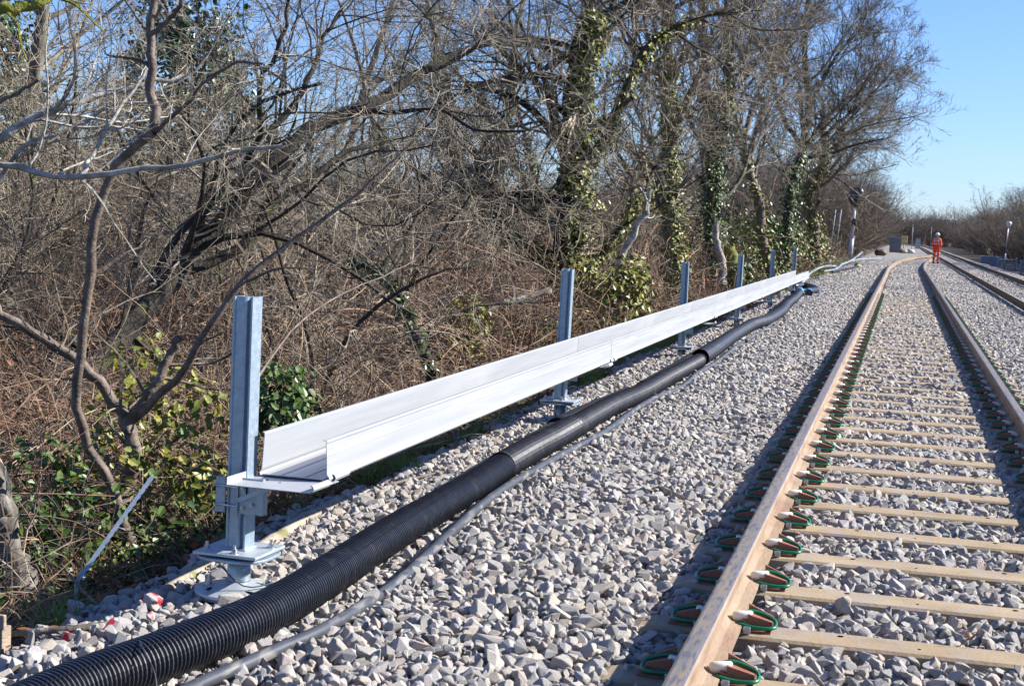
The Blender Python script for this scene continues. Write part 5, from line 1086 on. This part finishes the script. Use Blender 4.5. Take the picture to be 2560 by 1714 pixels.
# ------------------------------------------------------------------ track worker in orange
def worker(loc, rz):
    root = empty('person', loc, rz)
    # body: one skinned surface (facing +Y locally = away from the camera)
    J = {'pel': (0, 0, .98), 'sp': (0, .01, 1.15), 'ch': (0, .02, 1.35), 'nk': (0, .03, 1.50), 'hd': (0, .07, 1.62), 'top': (0, .08, 1.74),
         'ls': (-.18, .02, 1.43), 'le': (-.235, -.02, 1.17), 'lw': (-.215, .06, .93), 'lh': (-.21, .10, .84), 'rs': (.18, .02, 1.43), 're': (.245, -.02, 1.16), 'rw': (.235, .08, .93), 'rh': (.23, .12, .84),
         'lp': (-.10, 0, .93), 'lk': (-.125, .02, .50), 'la': (-.13, -.03, .09), 'lt': (-.14, .12, .04), 'rp': (.10, 0, .93), 'rk': (.12, .06, .50), 'ra': (.12, .01, .10), 'rtt': (.14, .16, .04)}
    RR = {'pel': .15, 'sp': .145, 'ch': .165, 'nk': .06, 'hd': .095, 'top': .08, 'ls': .075, 'le': .055, 'lw': .042, 'lh': .04, 'rs': .075, 're': .055, 'rw': .042, 'rh': .04, 'lp': .10, 'lk': .075, 'la': .055, 'lt': .04, 'rp': .10, 'rk': .075, 'ra': .055, 'rtt': .04}
    E = [('pel', 'sp'), ('sp', 'ch'), ('ch', 'nk'), ('nk', 'hd'), ('hd', 'top'), ('ch', 'ls'), ('ls', 'le'), ('le', 'lw'), ('lw', 'lh'), ('ch', 'rs'), ('rs', 're'), ('re', 'rw'), ('rw', 'rh'), ('pel', 'lp'), ('lp', 'lk'), ('lk', 'la'), ('la', 'lt'), ('pel', 'rp'), ('rp', 'rk'), ('rk', 'ra'), ('ra', 'rtt')]
    def skin(keys, edges, grow, name, mt, parent, zcut=None):
        ks = list(keys); me = bpy.data.meshes.new(name); me.from_pydata([J[k] for k in ks], [(ks.index(a), ks.index(b)) for a, b in edges], []); o = link(name, me, parent)
        sk = o.modifiers.new('skin', 'SKIN'); sk.use_smooth_shade = True
        for k, v in zip(ks, me.skin_vertices[0].data): v.radius = (RR[k]*grow, RR[k]*grow*(.8 if k in ('pel', 'sp', 'ch') else 1)); v.use_root = (k == ks[0])
        o.modifiers.new('sub', 'SUBSURF').levels = 2; o.modifiers['sub'].render_levels = 2; me.materials.append(mt); return o
    b = skin(J.keys(), E, 1.0, 'body', MT['skin'], root)
    up_k = ['sp', 'ch', 'ls', 'le', 'lw', 'rs', 're', 'rw', 'pel']; e_up = [e for e in E if e[0] in up_k and e[1] in up_k]
    skin(up_k, e_up, 1.16, 'jacket', MT['orange'], root)
    lo_k = ['pel', 'lp', 'lk', 'la', 'rp', 'rk', 'ra']; e_lo = [e for e in E if e[0] in lo_k and e[1] in lo_k]
    skin(lo_k, e_lo, 1.22, 'trousers', MT['orange'], root)
    for z, w_, d_ in ((1.30, .205, .155), (1.12, .185, .145)):
        m = MB(); n = 24; m.add([(w_*math.cos(2*math.pi*k/n), .015+d_*math.sin(2*math.pi*k/n), z+q) for q in (0, .045) for k in range(n)], [(k, (k+1) % n, n+(k+1) % n, n+k) for k in range(n)]); m.build('reflective_band', MT['reflect'], root)
    for x_, y_, z, r_ in ((-.122, .02, .58, .098), (.115, .045, .58, .098), (-.128, 0, .38, .088), (.12, .045, .38, .088), (-.237, -.018, 1.12, .075), (.245, -.015, 1.11, .075)):
        m = MB(); m.tube([(x_, y_, z), (x_, y_, z+.04)], r_, 18, cap=False); m.build('reflective_band', MT['reflect'], root)
    for x_ in (-.12, .12):
        m = MB(); m.bar((x_, -.125, 1.14), (x_*.95, -.12, 1.47), .035, .012, upv=(0, 1, 0)); m.build('brace_band', MT['reflect'], root)
    bm = bmesh.new(); bmesh.ops.create_uvsphere(bm, u_segments=24, v_segments=14, radius=.128)
    bmesh.ops.delete(bm, geom=[v for v in bm.verts if v.co.z < -.02], context='VERTS'); m = MB(); m.bm(bm, mat=Matrix.Translation((0, .075, 1.70)) @ Matrix.Diagonal((.95, 1.1, 1.0, 1)), sm=True)
    m.disc((0, .10, 1.682), .142, .012, 24); m.build('helmet', MT['white'], root)
    for x_, y_, nm in ((-.135, .04, 'boot'), (.13, .08, 'boot')):
        m = MB(); m.box(x_-.055, x_+.055, y_-.12, y_+.16, -.01, .10, bev=.03); m.build(nm, MT['boot'], root)
    for x_, y_, sg in ((-.212, .095, -1), (.232, .115, 1)):
        m = MB()
        for f_ in range(4): m.tube([(x_-.004*f_*sg, y_-.03+.02*f_, .845), (x_-.012*sg, y_-.028+.02*f_, .80), (x_-.024*sg, y_-.024+.018*f_, .765-.004*abs(f_-1.5))], [.010, .0095, .008], 8)
        m.tube([(x_-.01*sg, y_+.035, .87), (x_-.025*sg, y_+.052, .835), (x_-.032*sg, y_+.052, .805)], [.012, .010, .009], 8); m.build('fingers', MT['skin'], b)
    # face, looking along the track
    m = MB(); m.tube([(0, .165, 1.645), (0, .188, 1.625), (0, .182, 1.610)], [.010, .016, .012], 8); m.build('nose', MT['skin'], b)
    for x_ in (-.032, .032):
        m = MB(); m.tube([(x_, .155, 1.655), (x_, .168, 1.655)], .011, 10); m.build('eye', MT['white'], b)
    m = MB(); m.bar((-.025, .170, 1.585), (.025, .170, 1.585), .006, .008); m.build('mouth', MT['bark_brown'], b)
    for x_ in (-.098, .098):
        m = MB(); m.tube([(x_, .06, 1.66), (x_*1.08, .058, 1.64), (x_, .06, 1.61)], [.012, .02, .01], 8); m.build('ear', MT['skin'], b)
    tag(root, 'person in orange hi-vis workwear and white helmet walking away between the tracks', 'person')
worker((1.95, 97, .03), R_(-12))
# small dry twigs on the track
for k, (x, y, z, lb) in enumerate([(-.395, 4.72, .015, 'curled dry orange leaf lying against the left rail foot'), (.33, 5.82, .012, 'dry brown twig lying on a sleeper of the near track')]):
    G = Grow(5+k); t_ = G.level(np.zeros((9, 3)), np.random.default_rng(k).normal(0, 1, (9, 3))*np.array([1, 1, .4])+np.array([0, 0, .4]), np.full(9, .07), np.full(9, .0022), 6, .4, -.05, .5); V, Q = tubes([(t_[0], t_[1], 4)])
    o = link('dry_leaf' if k == 0 else 'dry_twig', mesh_np('dry_leaf', V, Q, MT['bracken'])); o.location = (x, y, z+.01); tag(o, lb, 'leaf' if k == 0 else 'twig')
print('objects', len(bpy.data.objects))
